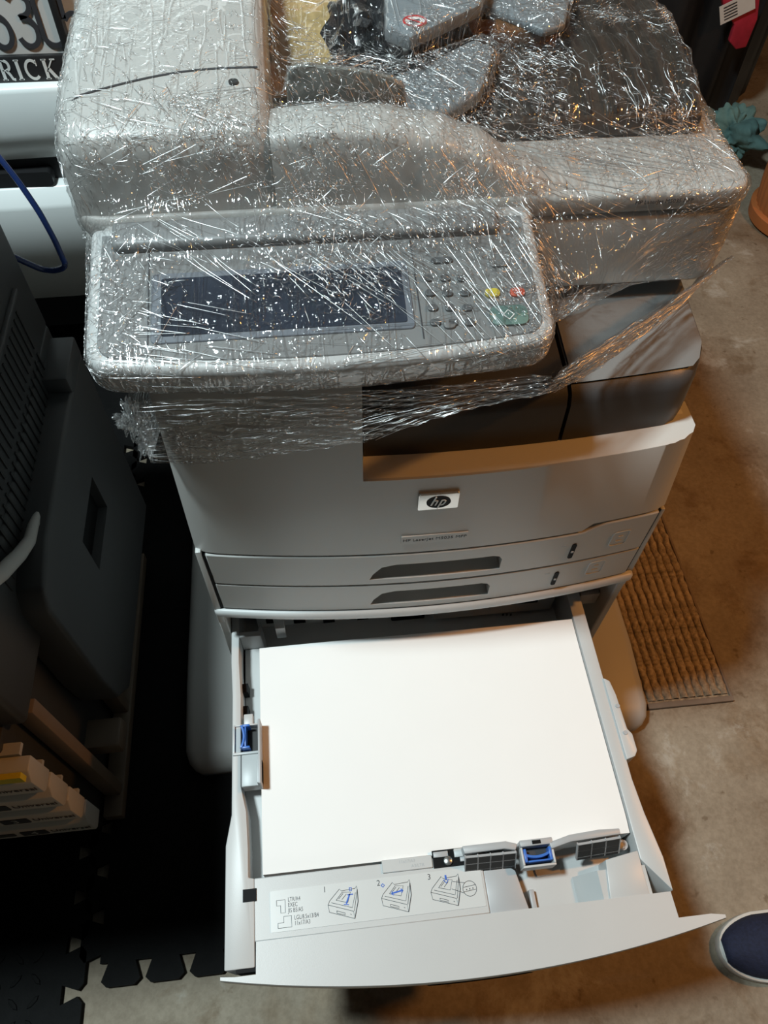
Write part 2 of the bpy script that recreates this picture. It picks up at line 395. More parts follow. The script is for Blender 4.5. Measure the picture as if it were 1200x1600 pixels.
# control panel
al = math.radians(13)
PO = Vector((0, 0.268, 0.972)); MP = frame(PO, (1, 0, 0), (0, math.cos(al), math.sin(al)))
PX0, PX1, PD = -0.287, 0.086, 0.150
out = []
n = 20
def panel_outline(ins=0.0):
    o = []
    r = 0.022-ins*0.6
    x0, x1, y1 = PX0+ins, PX1-ins, PD-ins
    def fb(x): t = (x-(PX0+PX1)/2)/((PX1-PX0)/2); return 0.012*t*t+ins
    for k in range(n+1):
        x = x0+r+(x1-x0-2*r)*k/n; o.append((x, fb(x)))
    for k in range(1, 7):
        a = math.radians(-90+90*k/6); o.append((x1-r+r*math.cos(a), fb(x1-r)+r+r*math.sin(a)))
    o += [(x1, y1), (x0, y1)]
    for k in range(0, 6):
        a = math.radians(180+90*k/6); o.append((x0+r+r*math.cos(a), fb(x0+r)+r+r*math.sin(a)))
    return o
cp = MB().prism(panel_outline(), -0.034, 0.0, MP).build('control_panel', WHITE2, printer, bevel=0.007, seg=4)
MB().prism(panel_outline(0.0105), -0.002, 0.0012, MP).build('panel_face', FACE, cp, bevel=0.0006, seg=1)
PPL = (MP @ Vector((0, 0, 0.0012)), MP.to_3x3() @ Vector((0, 0, 1)))
def pp(u, v):
    q = MP.inverted() @ P(u, v, pl=PPL); return q.x, q.y
MB().box(PX0+0.02, PX0+0.34, 0.12, 0.147, -0.02, 0.010, MP).build('panel_hood', FACE, cp, bevel=0.005, seg=3)
sx0, sy0 = pp(252, 528); sx1, sy1 = pp(625, 418)
SCR = mat('screen_glass', (0.020, 0.028, 0.045), 0.12, noise_amt=0.25, nscale=14)
MB().prism(rrect(sx0-0.008, sx1+0.006, sy0-0.006, sy1+0.006, 0.004), 0.0005, 0.0026, MP).build('screen_frame', mat('frame_blue_grey', (0.16, 0.18, 0.21), 0.4, noise_amt=0.03), cp, bevel=0.0006, seg=1)
MB().prism(rrect(sx0, sx1, sy0, sy1, 0.002), 0.002, 0.0032, MP).build('screen', SCR, cp)
sp0 = pp(235, 380)[0]
for u in (232, 654):
    x = pp(u, 470)[0]; MB().box(x-0.0005, x+0.0005, 0.02, 0.118, 0.0008, 0.0017, MP).build('panel_seam', INK, cp, smooth=0)
def key(u, v, wx, wy, m, name='key', r=None):
    x, y = pp(u, v); r = r or min(wx, wy)*0.45
    return MB().prism(rrect(x-wx/2, x+wx/2, y-wy/2, y+wy/2, r), 0.0008, 0.0034, MP).build(name, m, cp, bevel=0.0008)
key(769, 459, 0.0125, 0.0085, mat('key_yellow', (0.62, 0.50, 0.05), 0.4, noise_amt=0.04), 'reset_key')
key(808, 458, 0.0125, 0.0085, mat('key_red', (0.60, 0.10, 0.05), 0.4, noise_amt=0.04), 'stop_key')
sk = key(795, 494, 0.031, 0.019, mat('key_green', (0.11, 0.19, 0.17), 0.4, noise_amt=0.04), 'start_key', 0.006)
x, y = pp(794, 494)
mb = MB(); dd = 0.0045; mb.ribbon([(x, y+dd), (x+dd, y), (x, y-dd), (x-dd, y), (x, y+dd)], 0.0007, 0.0032, 0.0038, MP); mb.build('start_mark', LW, cp, smooth=0)
KEY = mat('key_dark', (0.10, 0.105, 0.11), 0.4, noise_amt=0.05)
for j in range(4):
    for i in range(3):
        key(668+i*27+j*4, 436+j*23, 0.0085, 0.0065, KEY, 'number_key')
key(702, 508, 0.010, 0.008, GREY, 'help_key'); key(780, 412, 0.016, 0.008, GREY, 'menu_key'); key(690, 408, 0.018, 0.006, KEY, 'sleep_key')

# lower feeder housing, cabinet and feet of the stand
stand = MB()
stand.box(XL-0.003, XL+0.008, FY+0.005, BK, 0.30, 0.514); stand.box(XR-0.008, XR+0.003, FY+0.005, BK, 0.30, 0.514)
stand.box(XL-0.003, XR+0.003, BK-0.01, BK, 0.30, 0.514); stand.box(XL-0.003, XR+0.003, FY+0.005, BK, 0.29, 0.302)
stand.build('feeder_housing_shell', WHITE, printer, bevel=0.0015, seg=1)
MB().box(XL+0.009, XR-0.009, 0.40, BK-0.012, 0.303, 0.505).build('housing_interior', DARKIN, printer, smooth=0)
MB().box(XL+0.004, XR-0.004, FY+0.03, BK, 0.055, 0.289).build('cabinet', mat('cabinet_grey', (0.24, 0.24, 0.235), 0.5, noise_amt=0.03, nscale=10), printer, bevel=0.004)
def foot(xo, xi):
    sgn = 1 if xo > 0 else -1
    mb = MB(); rings = []
    y0 = 0.243
    for y, ins, top in ((y0, 0.030, 0.030), (y0+0.006, 0.018, 0.042), (y0+0.018, 0.008, 0.050), (y0+0.04, 0.001, 0.053), (y0+0.08, 0, 0.055), (y0+0.16, 0, 0.066), (BK, 0, 0.07)):
        a, b = (xo-sgn*ins), (xi+sgn*min(ins, 0.01))
        if a > b: a, b = b, a
        rl = 0.018
        ring = []
        for px, pz in rrect(a, b, 0.014, top, min(rl, (top-0.014)*0.49, (b-a)*0.45), 4): ring.append((px, y, pz))
        rings.append(ring)
    mb.loft(rings); f = mb.build('stand_foot', WHITE, printer, smooth=60)
    for y in (0.30, 0.80): MB().lathe([(0.014, 0), (0.012, 0.013)], ((xo+xi)/2, y, 0.0125 if sgn < 0 else 0.0), 14).build('foot_pad', BLACK, f)
    return f
foot(-0.398, -0.29); foot(0.458, 0.33)
st2 = MB(); st2.box(-0.30, 0.34, 0.40, BK-0.01, 0.02, 0.056); st2.build('stand_base', mat('cabinet_grey', (0.24, 0.24, 0.235)), printer, bevel=0.004)
# latch bracket seen inside the right end of the housing
q = P(935, 938, y=0.335)
br = MB().box(0.245, 0.275, 0.335, 0.36, 0.455, 0.495).build('latch_bracket', GUIDE, printer, bevel=0.002)
MB().box(0.247, 0.276, 0.325, 0.334, 0.40, 0.43).build('rail_bracket', WHITE2, printer, bevel=0.002)

# ------------------------------------------------------------------ open lower drawer
TZ = 0.452
tray = MB()
tray.box(-0.250, 0.236, -0.06, 0.60, 0.372, 0.380)
tr = tray.build('open_drawer', WHITE2, printer, smooth=0)
# left wall with its stepped top
def pz(pts, z=TZ): return [tuple(P(u, v, z=z))[:2] for u, v in pts]
lw = MB()
lw.prism([(-0.2535, 0.56), (-0.2535, 0.262), (-0.2515, 0.215), (-0.2515, 0.068), (-0.258, 0.034), (-0.258, -0.090), (-0.2255, -0.090), (-0.2255, -0.003), (-0.232, -0.002), (-0.232, 0.028), (-0.234, 0.07), (-0.2405, 0.10), (-0.2405, 0.215), (-0.243, 0.262), (-0.243, 0.56)], 0.372, TZ)
lwo = lw.build('side_wall', WHITE2, tr, bevel=0.0015, seg=2)
MB().box(-0.2404, -0.2168, 0.001, 0.297, 0.3805, 0.412).build('inner_liner', WHITE2, tr, bevel=0.001, seg=1)
MB().prism([(-0.243, 0.2975), (-0.2135, 0.2975), (-0.2135, 0.318), (-0.2155, 0.318), (-0.2175, 0.305), (-0.243, 0.305)], 0.3805, TZ-0.0005).build('corner_wall', WHITE2, tr, bevel=0.001, seg=1)
# black blocks drawn for the darkness inside the left liner's slots
for vv in (1075, 1110):
    yy = P(392, vv, z=0.43).y
    MB().box(-0.2415, -0.2340, yy-0.006, yy+0.006, 0.4115, 0.432).build('liner_slot', BLACK, tr, smooth=0)
# right wall
rw = MB()
rw.prism([(0.2185, 0.56), (0.2185, -0.004), (0.2185, -0.03), (0.246, -0.066), (0.246, -0.03), (0.239, 0.02), (0.236, 0.06), (0.238, 0.56)], 0.372, TZ)
rw.build('side_wall', WHITE2, tr, bevel=0.0015)
MB().prism([(0.235, 0.19), (0.243, 0.185), (0.246, 0.165), (0.2475, 0.12), (0.252, 0.113), (0.252, 0.092), (0.247, 0.085), (0.235, 0.082)], 0.415, TZ+0.003).build('wall_stop', WHITE2, tr, bevel=0.002)
for yy in (0.150, 0.115): MB().lathe([(0.0028, 0), (0.0028, 0.0012)], (0.243, yy, TZ+0.003), 10).build('stop_pin', GUIDE, tr)
MB().box(0.2385, 0.2415, -0.02, 0.55, 0.395, 0.43).build('drawer_rail', DARKIN, tr, smooth=0)
# front deck with label, pocket and right ramp
deck = MB()
deck.prism([(-0.2258, -0.003), (0.035, -0.003), (0.035, -0.066), (-0.2258, -0.066)], 0.40, TZ-0.001)
deck.build('front_deck', WHITE2, tr, bevel=0.001, seg=1)
MB().prism([(0.035, -0.018), (0.064, -0.020), (0.072, -0.026), (0.080, -0.070), (0.035, -0.070)], 0.40, TZ-0.002).build('deck_end', GUIDE, tr, bevel=0.0015)
MB().box(0.035, 0.222, -0.070, -0.002, 0.40, 0.418).build('pocket_floor', WHITE2, tr, bevel=0.001)
rm = MB(); rm.loft([[(0.142, y, 0.415), (0.150, y, 0.428), (0.166, y, 0.449), (0.222, y, 0.4505), (0.222, y, 0.40), (0.142, y, 0.40)] for y in (-0.068, -0.036)]); rm.build('pocket_ramp', WHITE2, tr, smooth=40)
MB().prism([(0.172, -0.068), (0.2185, -0.068), (0.2185, -0.020), (0.178, -0.026)], 0.40, TZ-0.0005).build('deck_end', WHITE2, tr, bevel=0.0015)
MB().box(0.087, 0.093, -0.066, -0.045, 0.417, 0.430).build('pocket_rib', GUIDE, tr, bevel=0.001)
MB().prism([(0.100, -0.022), (0.132, -0.020), (0.130, -0.030), (0.102, -0.032)], 0.417, 0.4205).build('pocket_pad', WHITE2, tr, bevel=0.001)
# black blocks stand in for the dark deck-corner hole and the slot beside the panel
dwp = P(390, 1399, z=TZ)
MB().box(dwp.x-0.0075, dwp.x+0.0075, dwp.y-0.0065, dwp.y+0.0065, TZ-0.004, TZ+0.0006).build('deck_hole_dark', BLACK, tr, smooth=0)
MB().box(-0.246, -0.222, -0.0935, -0.0865, 0.41, TZ-0.003).build('deck_slot', BLACK, tr, smooth=0)
# panel: flat top and bowed, slightly flared front
pn = MB(); rings = []
X0, X1 = -0.262, 0.296
txs = sorted([i/36 for i in range(37)]+[(q-X0)/(X1-X0) for q in (-0.2245, -0.2240, 0.2425, 0.2430)])
for i, t in enumerate(txs):
    x = X0+(X1-X0)*t; s = 2*t-1
    yf = -0.098-0.0265*(1-s*s)
    yb = -0.066
    if x < -0.2242: yb = -0.0965
    if x > 0.2427: yb = -0.0925
    if t in (0, 1): yb = yf+0.003
    rings.append([(x, yf, TZ), (x, yf-0.001, TZ-0.003), (x, yf-0.0005, 0.405), (x, yf+0.003, 0.352), (x, yf+0.006, 0.352), (x, yf+0.004, 0.41), (x, max(yb, yf+0.004), TZ-0.006), (x, max(yb, yf+0.003), TZ)])
pn.loft(rings); po = pn.build('drawer_front', WHITE2, tr, smooth=35)
MB().grid(lambda u, v: (-0.04+0.12*u, -0.098-0.0265*(1-((-0.04+0.12*u-X0)/(X1-X0)*2-1)**2)-0.0016+0.003*v, 0.405-0.045*v), 12, 1).build('handle_recess', DARKIN, tr, smooth=0)  # flat dark sheet in place of a shaded recess
# instruction label
ML = frame((-0.208, -0.0165, TZ-0.0008), (1, 0.004, 0), (0, 1, 0))
ML = ML @ Matrix.Translation((0, -0.043, 0))
MB().prism(rrect(0, 0.240, 0, 0.041, 0.0015), 0, 0.0006, ML).build('label_sheet', LABEL, tr, smooth=0)
def line(pts, wd=0.0006, mt=INK, name='label_drawing'):
    mb = MB(); mb.ribbon(pts, wd, 0.0005, 0.0009, ML); return mb
sym = MB()
for pts in ([(0.007, 0.031), (0.0165, 0.031), (0.0165, 0.018), (0.0115, 0.018), (0.0115, 0.0255), (0.007, 0.0255), (0.007, 0.031)], [(0.008, 0.0035), (0.023, 0.0035), (0.023, 0.0145), (0.0145, 0.0145), (0.0145, 0.0085), (0.008, 0.0085), (0.008, 0.0035)]):
    sym.ribbon(pts, 0.0005, 0.0005, 0.0009, ML)
sym.build('label_symbols', INK, tr, smooth=0)
T = lambda s, x, y, sz, nm='label_text', k=0.72: text(nm, s, sz, ML @ Matrix.Translation((x, y, 0.0006)), INK, tr, 0.0001, sx=k)
T('LTR/A4', 0.0195, 0.0305, 0.0062); T('EXEC', 0.0195, 0.0250, 0.0062); T('JIS B5/A5', 0.0195, 0.0195, 0.0062)
T('LGL/8.5x13/B4', 0.026, 0.0120, 0.0062); T('11x17/A3', 0.026, 0.0065, 0.0062)
T('1', 0.059, 0.036, 0.0085, 'step_number', 1); T('2', 0.120, 0.036, 0.0085, 'step_number', 1); T('3', 0.178, 0.036, 0.0085, 'step_number', 1)
T('HP1\nRL1-0000', 0.231, 0.006, 0.0022) if False else None
for k, ox in enumerate((0.064, 0.124, 0.180)):
    mb = MB(); wdt = 0.0005
    def L(*pts, w_=wdt): mb.ribbon([(ox+a*0.92, b*0.92+0.002) for a, b in pts], w_, 0.0005, 0.0009, ML)
    L((0, 0.020), (0.030, 0.010), (0.031, 0.002), (0.001, 0.012), (0, 0.020)); L((0, 0.020), (0.002, 0.024), (0.015, 0.036), (0.017, 0.0335), (0.034, 0.0345), (0.036, 0.037), (0.0365, 0.033), (0.031, 0.010))
    L((0.031, 0.002), (0.0365, 0.020), (0.0365, 0.033), w_=0.0009); L((0.010, 0.0125), (0.020, 0.009), (0.020, 0.007), (0.010, 0.010), (0.010, 0.0125)); L((0.004, 0.022), (0.029, 0.014), (0.034, 0.030))
    L((0.010, 0.024), (0.018, 0.032), (0.028, 0.031), (0.024, 0.020), (0.010, 0.024)); L((0.013, 0.025), (0.019, 0.0305)); L((0.017, 0.024), (0.023, 0.0295)); L((0.026, 0.0075), (0.0275, 0.0065))
    if k == 2:
        cpts = [(0.048+0.0085*math.cos(a*math.pi/14), 0.019+0.0085*math.sin(a*math.pi/14)) for a in range(29)]; L(*cpts)
        L((0.0405, 0.021), (0.0555, 0.0225)); L((0.0405, 0.016), (0.0555, 0.0175)); L((0.028, 0.029), (0.0425, 0.026)); L((0.026, 0.021), (0.041, 0.0145))
        for d in (-0.004, 0, 0.004): L((0.0475+d, 0.0185+d*0.1), (0.0485+d, 0.0187+d*0.1), w_=0.0014)
    mb.build('label_drawing', INK, tr, smooth=0)
    mb = MB()
    def B(*pts, w_=0.0016): mb.ribbon([(ox+a*0.92, b*0.92+0.002) for a, b in pts], w_, 0.0006, 0.0011, ML)
    if k == 0: B((0.022, 0.019), (0.027, 0.029)); B((0.019, 0.0185), (0.025, 0.0175), w_=0.0009); B((0.024, 0.0285), (0.031, 0.0285), w_=0.001); B((0.027, 0.036), (0.0295, 0.036), (0.0295, 0.0325), (0.027, 0.0325), (0.027, 0.036), w_=0.0008)
    if k == 1: B((0.013, 0.024), (0.026, 0.026)); B((0.014, 0.0265), (0.0125, 0.0235), (0.0155, 0.022), w_=0.0009); B((0.0245, 0.028), (0.027, 0.026), (0.025, 0.0235), w_=0.0009); B((0.001, 0.034), (0.003, 0.036), (0.005, 0.034), (0.003, 0.032), (0.001, 0.034), w_=0.0008)
    if k == 2: B((0.0205, 0.037), (0.0205, 0.032), w_=0.002); B((0.0175, 0.032), (0.0205, 0.028), (0.0235, 0.032), w_=0.0009)
    mb.build('label_arrow', BLUEINK, tr, smooth=0)
# size plate and link mechanism by the paper's front edge
MB().box(-0.080, -0.022, -0.0135, 0.000, TZ-0.006, TZ+0.0015).build('size_plate', WHITE2, tr, bevel=0.0006, seg=1)
MSZ = frame((-0.051, -0.004, TZ+0.0016), (1, 0, 0), (0, 1, 0))
text('size_text', '11x17/A3', 0.0048, MSZ, GUIDE, tr, 0.0001, align='CENTER'); text('size_text', 'A3/LTR', 0.0048, MSZ @ Matrix.Translation((0.012, -0.0055, 0)), GUIDE, tr, 0.0001, align='CENTER')
cutd = MB().box(-0.021, 0.034, -0.0145, 0.004, TZ-0.003, TZ+0.0008).build('link_well', BLACK, tr, smooth=0)
MB().box(-0.020, -0.003, -0.004, 0.002, TZ, TZ+0.004).build('link_bar', GUIDE, tr, bevel=0.0006)
MB().box(0.004, 0.031, -0.006, 0.003, TZ, TZ+0.005).build('link_bar', WHITE2, tr, bevel=0.0006)
MB().box(0.010, 0.025, -0.011, -0.006, TZ, TZ+0.004).build('link_bar', GUIDE, tr, bevel=0.0006)
MB().lathe([(0.005, 0), (0.005, 0.004), (0.003, 0.005)], (-0.004, -0.0085, TZ), 14).build('link_pin', SILVER, tr)
# front guide with its two wings and blue latch
def wing(pts, zt, name='guide_wing'):
    w_ = MB(); w_.prism(pts, TZ+0.001, zt); return w_.build(name, GUIDE, tr, bevel=0.0012)
GZ = 0.474
g1 = [P(722, 1322, z=GZ), P(790, 1314, z=GZ), P(808, 1318, z=GZ), P(806, 1328, z=GZ), P(788, 1326, z=GZ), P(726, 1334, z=GZ)]
def wing3(pts, name, lean=0.0):
    mb = MB(); n = len(pts)
    top = [(p.x, p.y, GZ) for p in pts]; bot = [(p.x, p.y+lean, TZ-0.02) for p in pts]
    mb.loft([bot, top]); return mb.build(name, GUIDE, tr, bevel=0.001)
wing3(g1, 'guide_wing')
g2 = [P(858, 1316, z=GZ), P(890, 1304, z=GZ), P(935, 1296, z=GZ), P(968, 1294, z=GZ), P(970, 1303, z=GZ), P(892, 1315, z=GZ), P(862, 1326, z=GZ)]
wing3(g2, 'guide_wing')
def grille(u0, v0, u1, v1, cols):
    a, b = P(u0, v0, z=GZ), P(u1, v1, z=GZ)
    ex = (b-a); ln = ex.length
    M = frame(a+Vector((0, -0.0015, -0.0008)), ex, (0, -0.55, -1))
    mb = MB(); H = 0.028
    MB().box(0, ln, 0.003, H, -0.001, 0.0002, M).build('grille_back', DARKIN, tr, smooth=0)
    for i in range(cols+1): MB().box(ln*i/cols-0.0007, ln*i/cols+0.0007, 0.002, H, -0.001, 0.0026, M).build('grille_rib', GUIDE, tr, smooth=0)
    for j in range(3): MB().box(0, ln, 0.003+j*(H-0.003)/2.4-0.0005, 0.003+j*(H-0.003)/2.4+0.0005, -0.001, 0.002, M).build('grille_rib', GUIDE, tr, smooth=0)
grille(727, 1335, 806, 1327, 4); grille(903, 1315, 969, 1304, 3)
# latch holder
h0 = P(840, 1325, z=GZ)
hx, hy = h0.x, h0.y
MB().box(hx-0.019, hx+0.019, hy+0.003, hy+0.010, TZ-0.02, GZ).build('latch_holder', GUIDE, tr, bevel=0.001)
MB().box(hx-0.019, hx-0.0165, hy-0.016, hy+0.003, TZ-0.005, GZ-0.004).build('latch_holder', WHITE2, tr, bevel=0.0006)
MB().box(hx+0.0165, hx+0.019, hy-0.016, hy+0.003, TZ-0.005, GZ-0.004).build('latch_holder', WHITE2, tr, bevel=0.0006)
MB().box(hx-0.019, hx+0.019, hy-0.0185, hy-0.016, TZ-0.005, GZ-0.005).build('latch_holder', WHITE2, tr, bevel=0.0006)
MB().box(hx-0.0165, hx+0.0165, hy-0.016, hy+0.003, TZ-0.005, TZ+0.004).build('holder_floor', INK, tr, smooth=0)
MB().box(hx-0.005, hx+0.005, hy+0.0045, hy+0.0085, GZ-0.001, GZ+0.0005).build('holder_slot', BLACK, tr, smooth=0)
def latch(cx, cy, ex, wd, name='blue_latch'):
    M = frame((cx, cy, TZ+0.004), ex, (-ex[1], ex[0], 0))
    o = []
    for i in range(11):
        t = -1+2*i/10; o.append((t*wd/2, -0.0035*(1-t*t)+0.0))
    o2 = [(a, b+0.003) for a, b in reversed(o)]
    return MB().prism(o+o2, 0, 0.014, M).build(name, BLUE, tr, bevel=0.0006)
lt = latch(hx, hy-0.006, (1, 0.03, 0), 0.030)
MB().box(hx-0.015, hx+0.015, hy-0.013, hy-0.011, TZ+0.003, TZ+0.016).build('latch_grip', BLUE, tr, bevel=0.0006)
for s in (-1, 1): MB().box(hx+s*0.0145-0.0015, hx+s*0.0145+0.0015, hy-0.013, hy+0.001, TZ+0.003, TZ+0.019).build('latch_grip', BLUE, tr, bevel=0.0005)
# shadowed tail parts right of the right wing
MB().lathe([(0.006, 0), (0.006, 0.012)], (0.206, -0.011, 0.43), 12).build('link_pin', GUIDE, tr)
MB().box(0.186, 0.206, -0.016, -0.006, 0.425, 0.446).build('link_bar', GUIDE, tr, bevel=0.001)
# left guide with the second blue latch
gy = P(388, 1155, z=TZ).y
MB().box(-0.2165, -0.2135, gy-0.062, gy+0.016, TZ-0.03, TZ+0.026).build('side_guide', GUIDE, tr, bevel=0.0008)
MB().box(-0.2195, -0.2135, gy-0.058, gy-0.030, TZ-0.02, TZ+0.014).build('side_guide', WHITE2, tr, bevel=0.0008)
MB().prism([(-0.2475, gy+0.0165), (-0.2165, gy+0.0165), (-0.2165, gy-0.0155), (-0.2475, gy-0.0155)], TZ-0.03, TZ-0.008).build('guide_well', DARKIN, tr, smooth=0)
MB().box(-0.2500, -0.2475, gy-0.0175, gy+0.018, TZ-0.02, TZ+0.004).build('guide_frame', WHITE2, tr, bevel=0.0005)
MB().box(-0.2500, -0.2165, gy-0.0195, gy-0.0165, TZ-0.02, TZ+0.004).build('guide_frame', WHITE2, tr, bevel=0.0005)
MB().box(-0.2500, -0.2165, gy+0.0165, gy+0.0185, TZ-0.02, TZ+0.003).build('guide_frame', WHITE2, tr, bevel=0.0005)
latch(-0.237, gy, (0, 1, 0), 0.028).location.z += -0.004
MB().box(-0.2345, -0.2325, gy-0.014, gy+0.014, TZ-0.004, TZ+0.012).build('latch_grip', BLUE, tr, bevel=0.0005)
for s in (-1, 1): MB().box(-0.2375, -0.228, gy+s*0.0135-0.0013, gy+s*0.0135+0.0013, TZ-0.004, TZ+0.013).build('latch_grip', BLUE, tr, bevel=0.0005)
MB().box(-0.2395, -0.2185, gy-0.058, gy-0.0195, TZ-0.02, TZ+0.002).build('guide_arm', WHITE2, tr, bevel=0.0012)
MB().prism([(-0.2490, gy-0.020), (-0.2395, gy-0.020), (-0.2395, gy-0.062), (-0.2490, gy-0.058)], TZ-0.03, TZ-0.006).build('guide_arm', GUIDE, tr, bevel=0.001)
MB().box(-0.2370, -0.2255, gy+0.0187, gy+0.033, TZ-0.02, TZ-0.001).build('guide_arm', WHITE2, tr, bevel=0.001)
# back of the drawer under the printer
bwall = MB().box(-0.225, 0.2185, 0.345, 0.352, 0.38, 0.505).build('back_wall', mat('tray_back_lightened', (0.74, 0.74, 0.72), 0.5, noise_amt=0.02), tr, smooth=0)  # lighter than the tray, making up for missing bounced light
for u in (425, 468, 514, 567, 600):
    q = P(u, 969, y=0.3445); MB().box(q.x-0.0085, q.x+0.0085, 0.3425, 0.346, q.z-0.006, q.z+0.006).build('wall_slot', BLACK, tr, smooth=0)  # dark squares painted where the wall has shaded holes
q = P(440, 990, y=0.320); MB().prism([(q.x-0.010, 0.335), (q.x+0.006, 0.335), (q.x+0.010, 0.296), (q.x-0.003, 0.296)], 0.44, 0.470).build('corner_bracket', WHITE2, tr, bevel=0.001)
q = P(632, 975, y=0.335); MB().lathe([(0.006, 0), (0.006, 0.012)], (q.x, 0.333, q.z-0.004), 14).build('feed_roller', DARKIN, tr)
MB().box(q.x-0.020, q.x+0.030, 0.336, 0.344, 0.40, q.z).build('feed_arm', BLACK, tr, bevel=0.002)
MB().box(q.x+0.006, q.x+0.020, 0.332, 0.338, q.z, q.z+0.010).build('feed_clip', GUIDE, tr, bevel=0.001)
a, b = P(676, 972, y=0.325), P(857, 955, y=0.325)
pl = MB().box(a.x, b.x, 0.322, 0.330, 0.40, 0.488).build('feed_cover', mat('feed_cover_grey', (0.58, 0.58, 0.57), 0.4, noise_amt=0.02), tr, bevel=0.002)
for u in (691, 766): 
    q = P(u, 972, y=0.3215); MB().box(q.x-0.0085, q.x+0.0085, 0.3205, 0.323, 0.42, 0.483).build('cover_tab', WHITE2, tr, bevel=0.0008)
q = P(808, 972, y=0.3215); MB().box(q.x-0.019, q.x+0.019, 0.3205, 0.323, 0.43, 0.470).build('cover_window', BLACK, tr, smooth=0)
q = P(842, 962, y=0.3215); MB().box(q.x-0.011, q.x+0.011, 0.316, 0.323, 0.455, 0.485).build('cover_tab', WHITE2, tr, bevel=0.0008)
for k in range(3):
    q = P(786+k*6, 961, y=0.3215); MB().box(q.x-0.0014, q.x+0.0014, 0.3212, 0.323, q.z-0.0012, q.z+0.0012).build('cover_dot', INK, tr, smooth=0)

# paper stack
pb = MB()
def psurf(u, v):
    x = -0.216+0.432*u; y = 0.279*v
    z = 0.450+0.0015*max(0, (v-0.7)/0.3)**2*(0.35+0.65*u)-0.0025*max(0, (0.06-v)/0.06)+0.0008*math.sin(u*7)*v
    return (x, y, z)
N = 40
pb.grid(psurf, N, N)
side = []
idx = [i for i in range(N+1)]+[(j+1)*(N+1)-1 for j in range(1, N+1)]+[N*(N+1)+i for i in reversed(range(N))]+[j*(N+1) for j in reversed(range(1, N))]
o = len(pb.v)
for i in idx: q = pb.v[i]; pb.v.append(Vector((q.x, q.y, 0.3805)))
for k in range(len(idx)):
    k2 = (k+1) % len(idx); pb.f.append((idx[k], idx[k2], o+k2, o+k))
pb.f.append(tuple(o+k for k in reversed(range(len(idx)))))
ps = pb.build('paper_stack', PAPER, smooth=50)
tag(ps, 'thick stack of blank white ledger paper lying in the open drawer', 'paper')
# ------------------------------------------------------------------ loose printer parts lying on the lid under the film
def slab(name, px, zs, th, material, label, cat, bevel=0.002):
    pts = [P(u, v, z=z) for (u, v), z in zip(px, zs)]
    n = len(pts); mb = MB()
    mb.loft([[q-Vector((0, 0, th)) for q in pts], pts]); o = mb.build(name, material, bevel=bevel)
    tag(o, label, cat); return o
CARD = mat('cardboard', (0.52, 0.36, 0.15), 0.8, noise_amt=0.12, nscale=18, bump=0.15, bscale=90)
slab('cardboard_piece', [(420, 148), (446, 146), (539, 76), (530, 2), (500, -60), (424, -60)], [1.022, 1.024, 1.034, 1.045, 1.052, 1.046], 0.004, CARD, 'tan cardboard piece beside the white feeder hump', 'cardboard', 0.0008)
GREYB = mat('blue_grey_plastic', (0.21, 0.235, 0.25), 0.4, noise_amt=0.05, nscale=20, bump=0.06, bscale=700)
BROWN = mat('warm_shade_brown', (0.045, 0.030, 0.020), 0.45, noise_amt=0.15, nscale=25)
# upright guide plate of the feeder
gp = [P(u, v, y=0.494) for u, v in ((450, 178), (447, 128), (452, 110), (466, 103), (560, 111), (612, 122), (632, 136), (640, 190))]
mb = MB(); mb.loft([gp, [q+Vector((0, 0.006, 0)) for q in gp]])
o = mb.build('feeder_guide', mat('olive_grey_plastic', (0.24, 0.245, 0.225), 0.45, noise_amt=0.04), lid, bevel=0.0015)
mb = MB(); mb.box(-0.12, 0.02, 0.484, 0.53, 1.007, 1.013); mb.build('feeder_shelf', mat('olive_grey_plastic', (0.24, 0.245, 0.225)), lid, bevel=0.001)
# crumpled black bag
def blob(name, c, rad, material, seed, amp=0.35, sub=4, sc=3.0):
    bm = bmesh.new(); bmesh.ops.create_icosphere(bm, subdivisions=sub, radius=1)
    mb = MB(); off = Vector((seed*3.1, seed*1.7, seed*0.9))
    for v in bm.verts:
        n_ = v.co.normalized(); d = 1+amp*(noise.turbulence(n_*sc+off, 3, False)-0.5)
        mb.v.append(Vector((c[0]+n_.x*rad[0]*d, c[1]+n_.y*rad[1]*d, max(c[2]-rad[2]*0.9, c[2]+n_.z*rad[2]*d))))
    bm.verts.ensure_lookup_table()
    mb.f = [tuple(v.index for v in f.verts) for f in bm.faces]; bm.free()
    return mb
BAG = mat('black_bag', (0.012, 0.012, 0.014), 0.22, noise_amt=0.1, bump=0.5, bscale=60)
c = P(578, 55, z=1.05)
tag(blob('black_bag', (c.x-0.005, c.y+0.01, 1.046), (0.042, 0.075, 0.038), BAG, 2, 0.45).build('black_bag', BAG, smooth=30), 'crumpled black plastic bag beside the tan cardboard', 'bag')
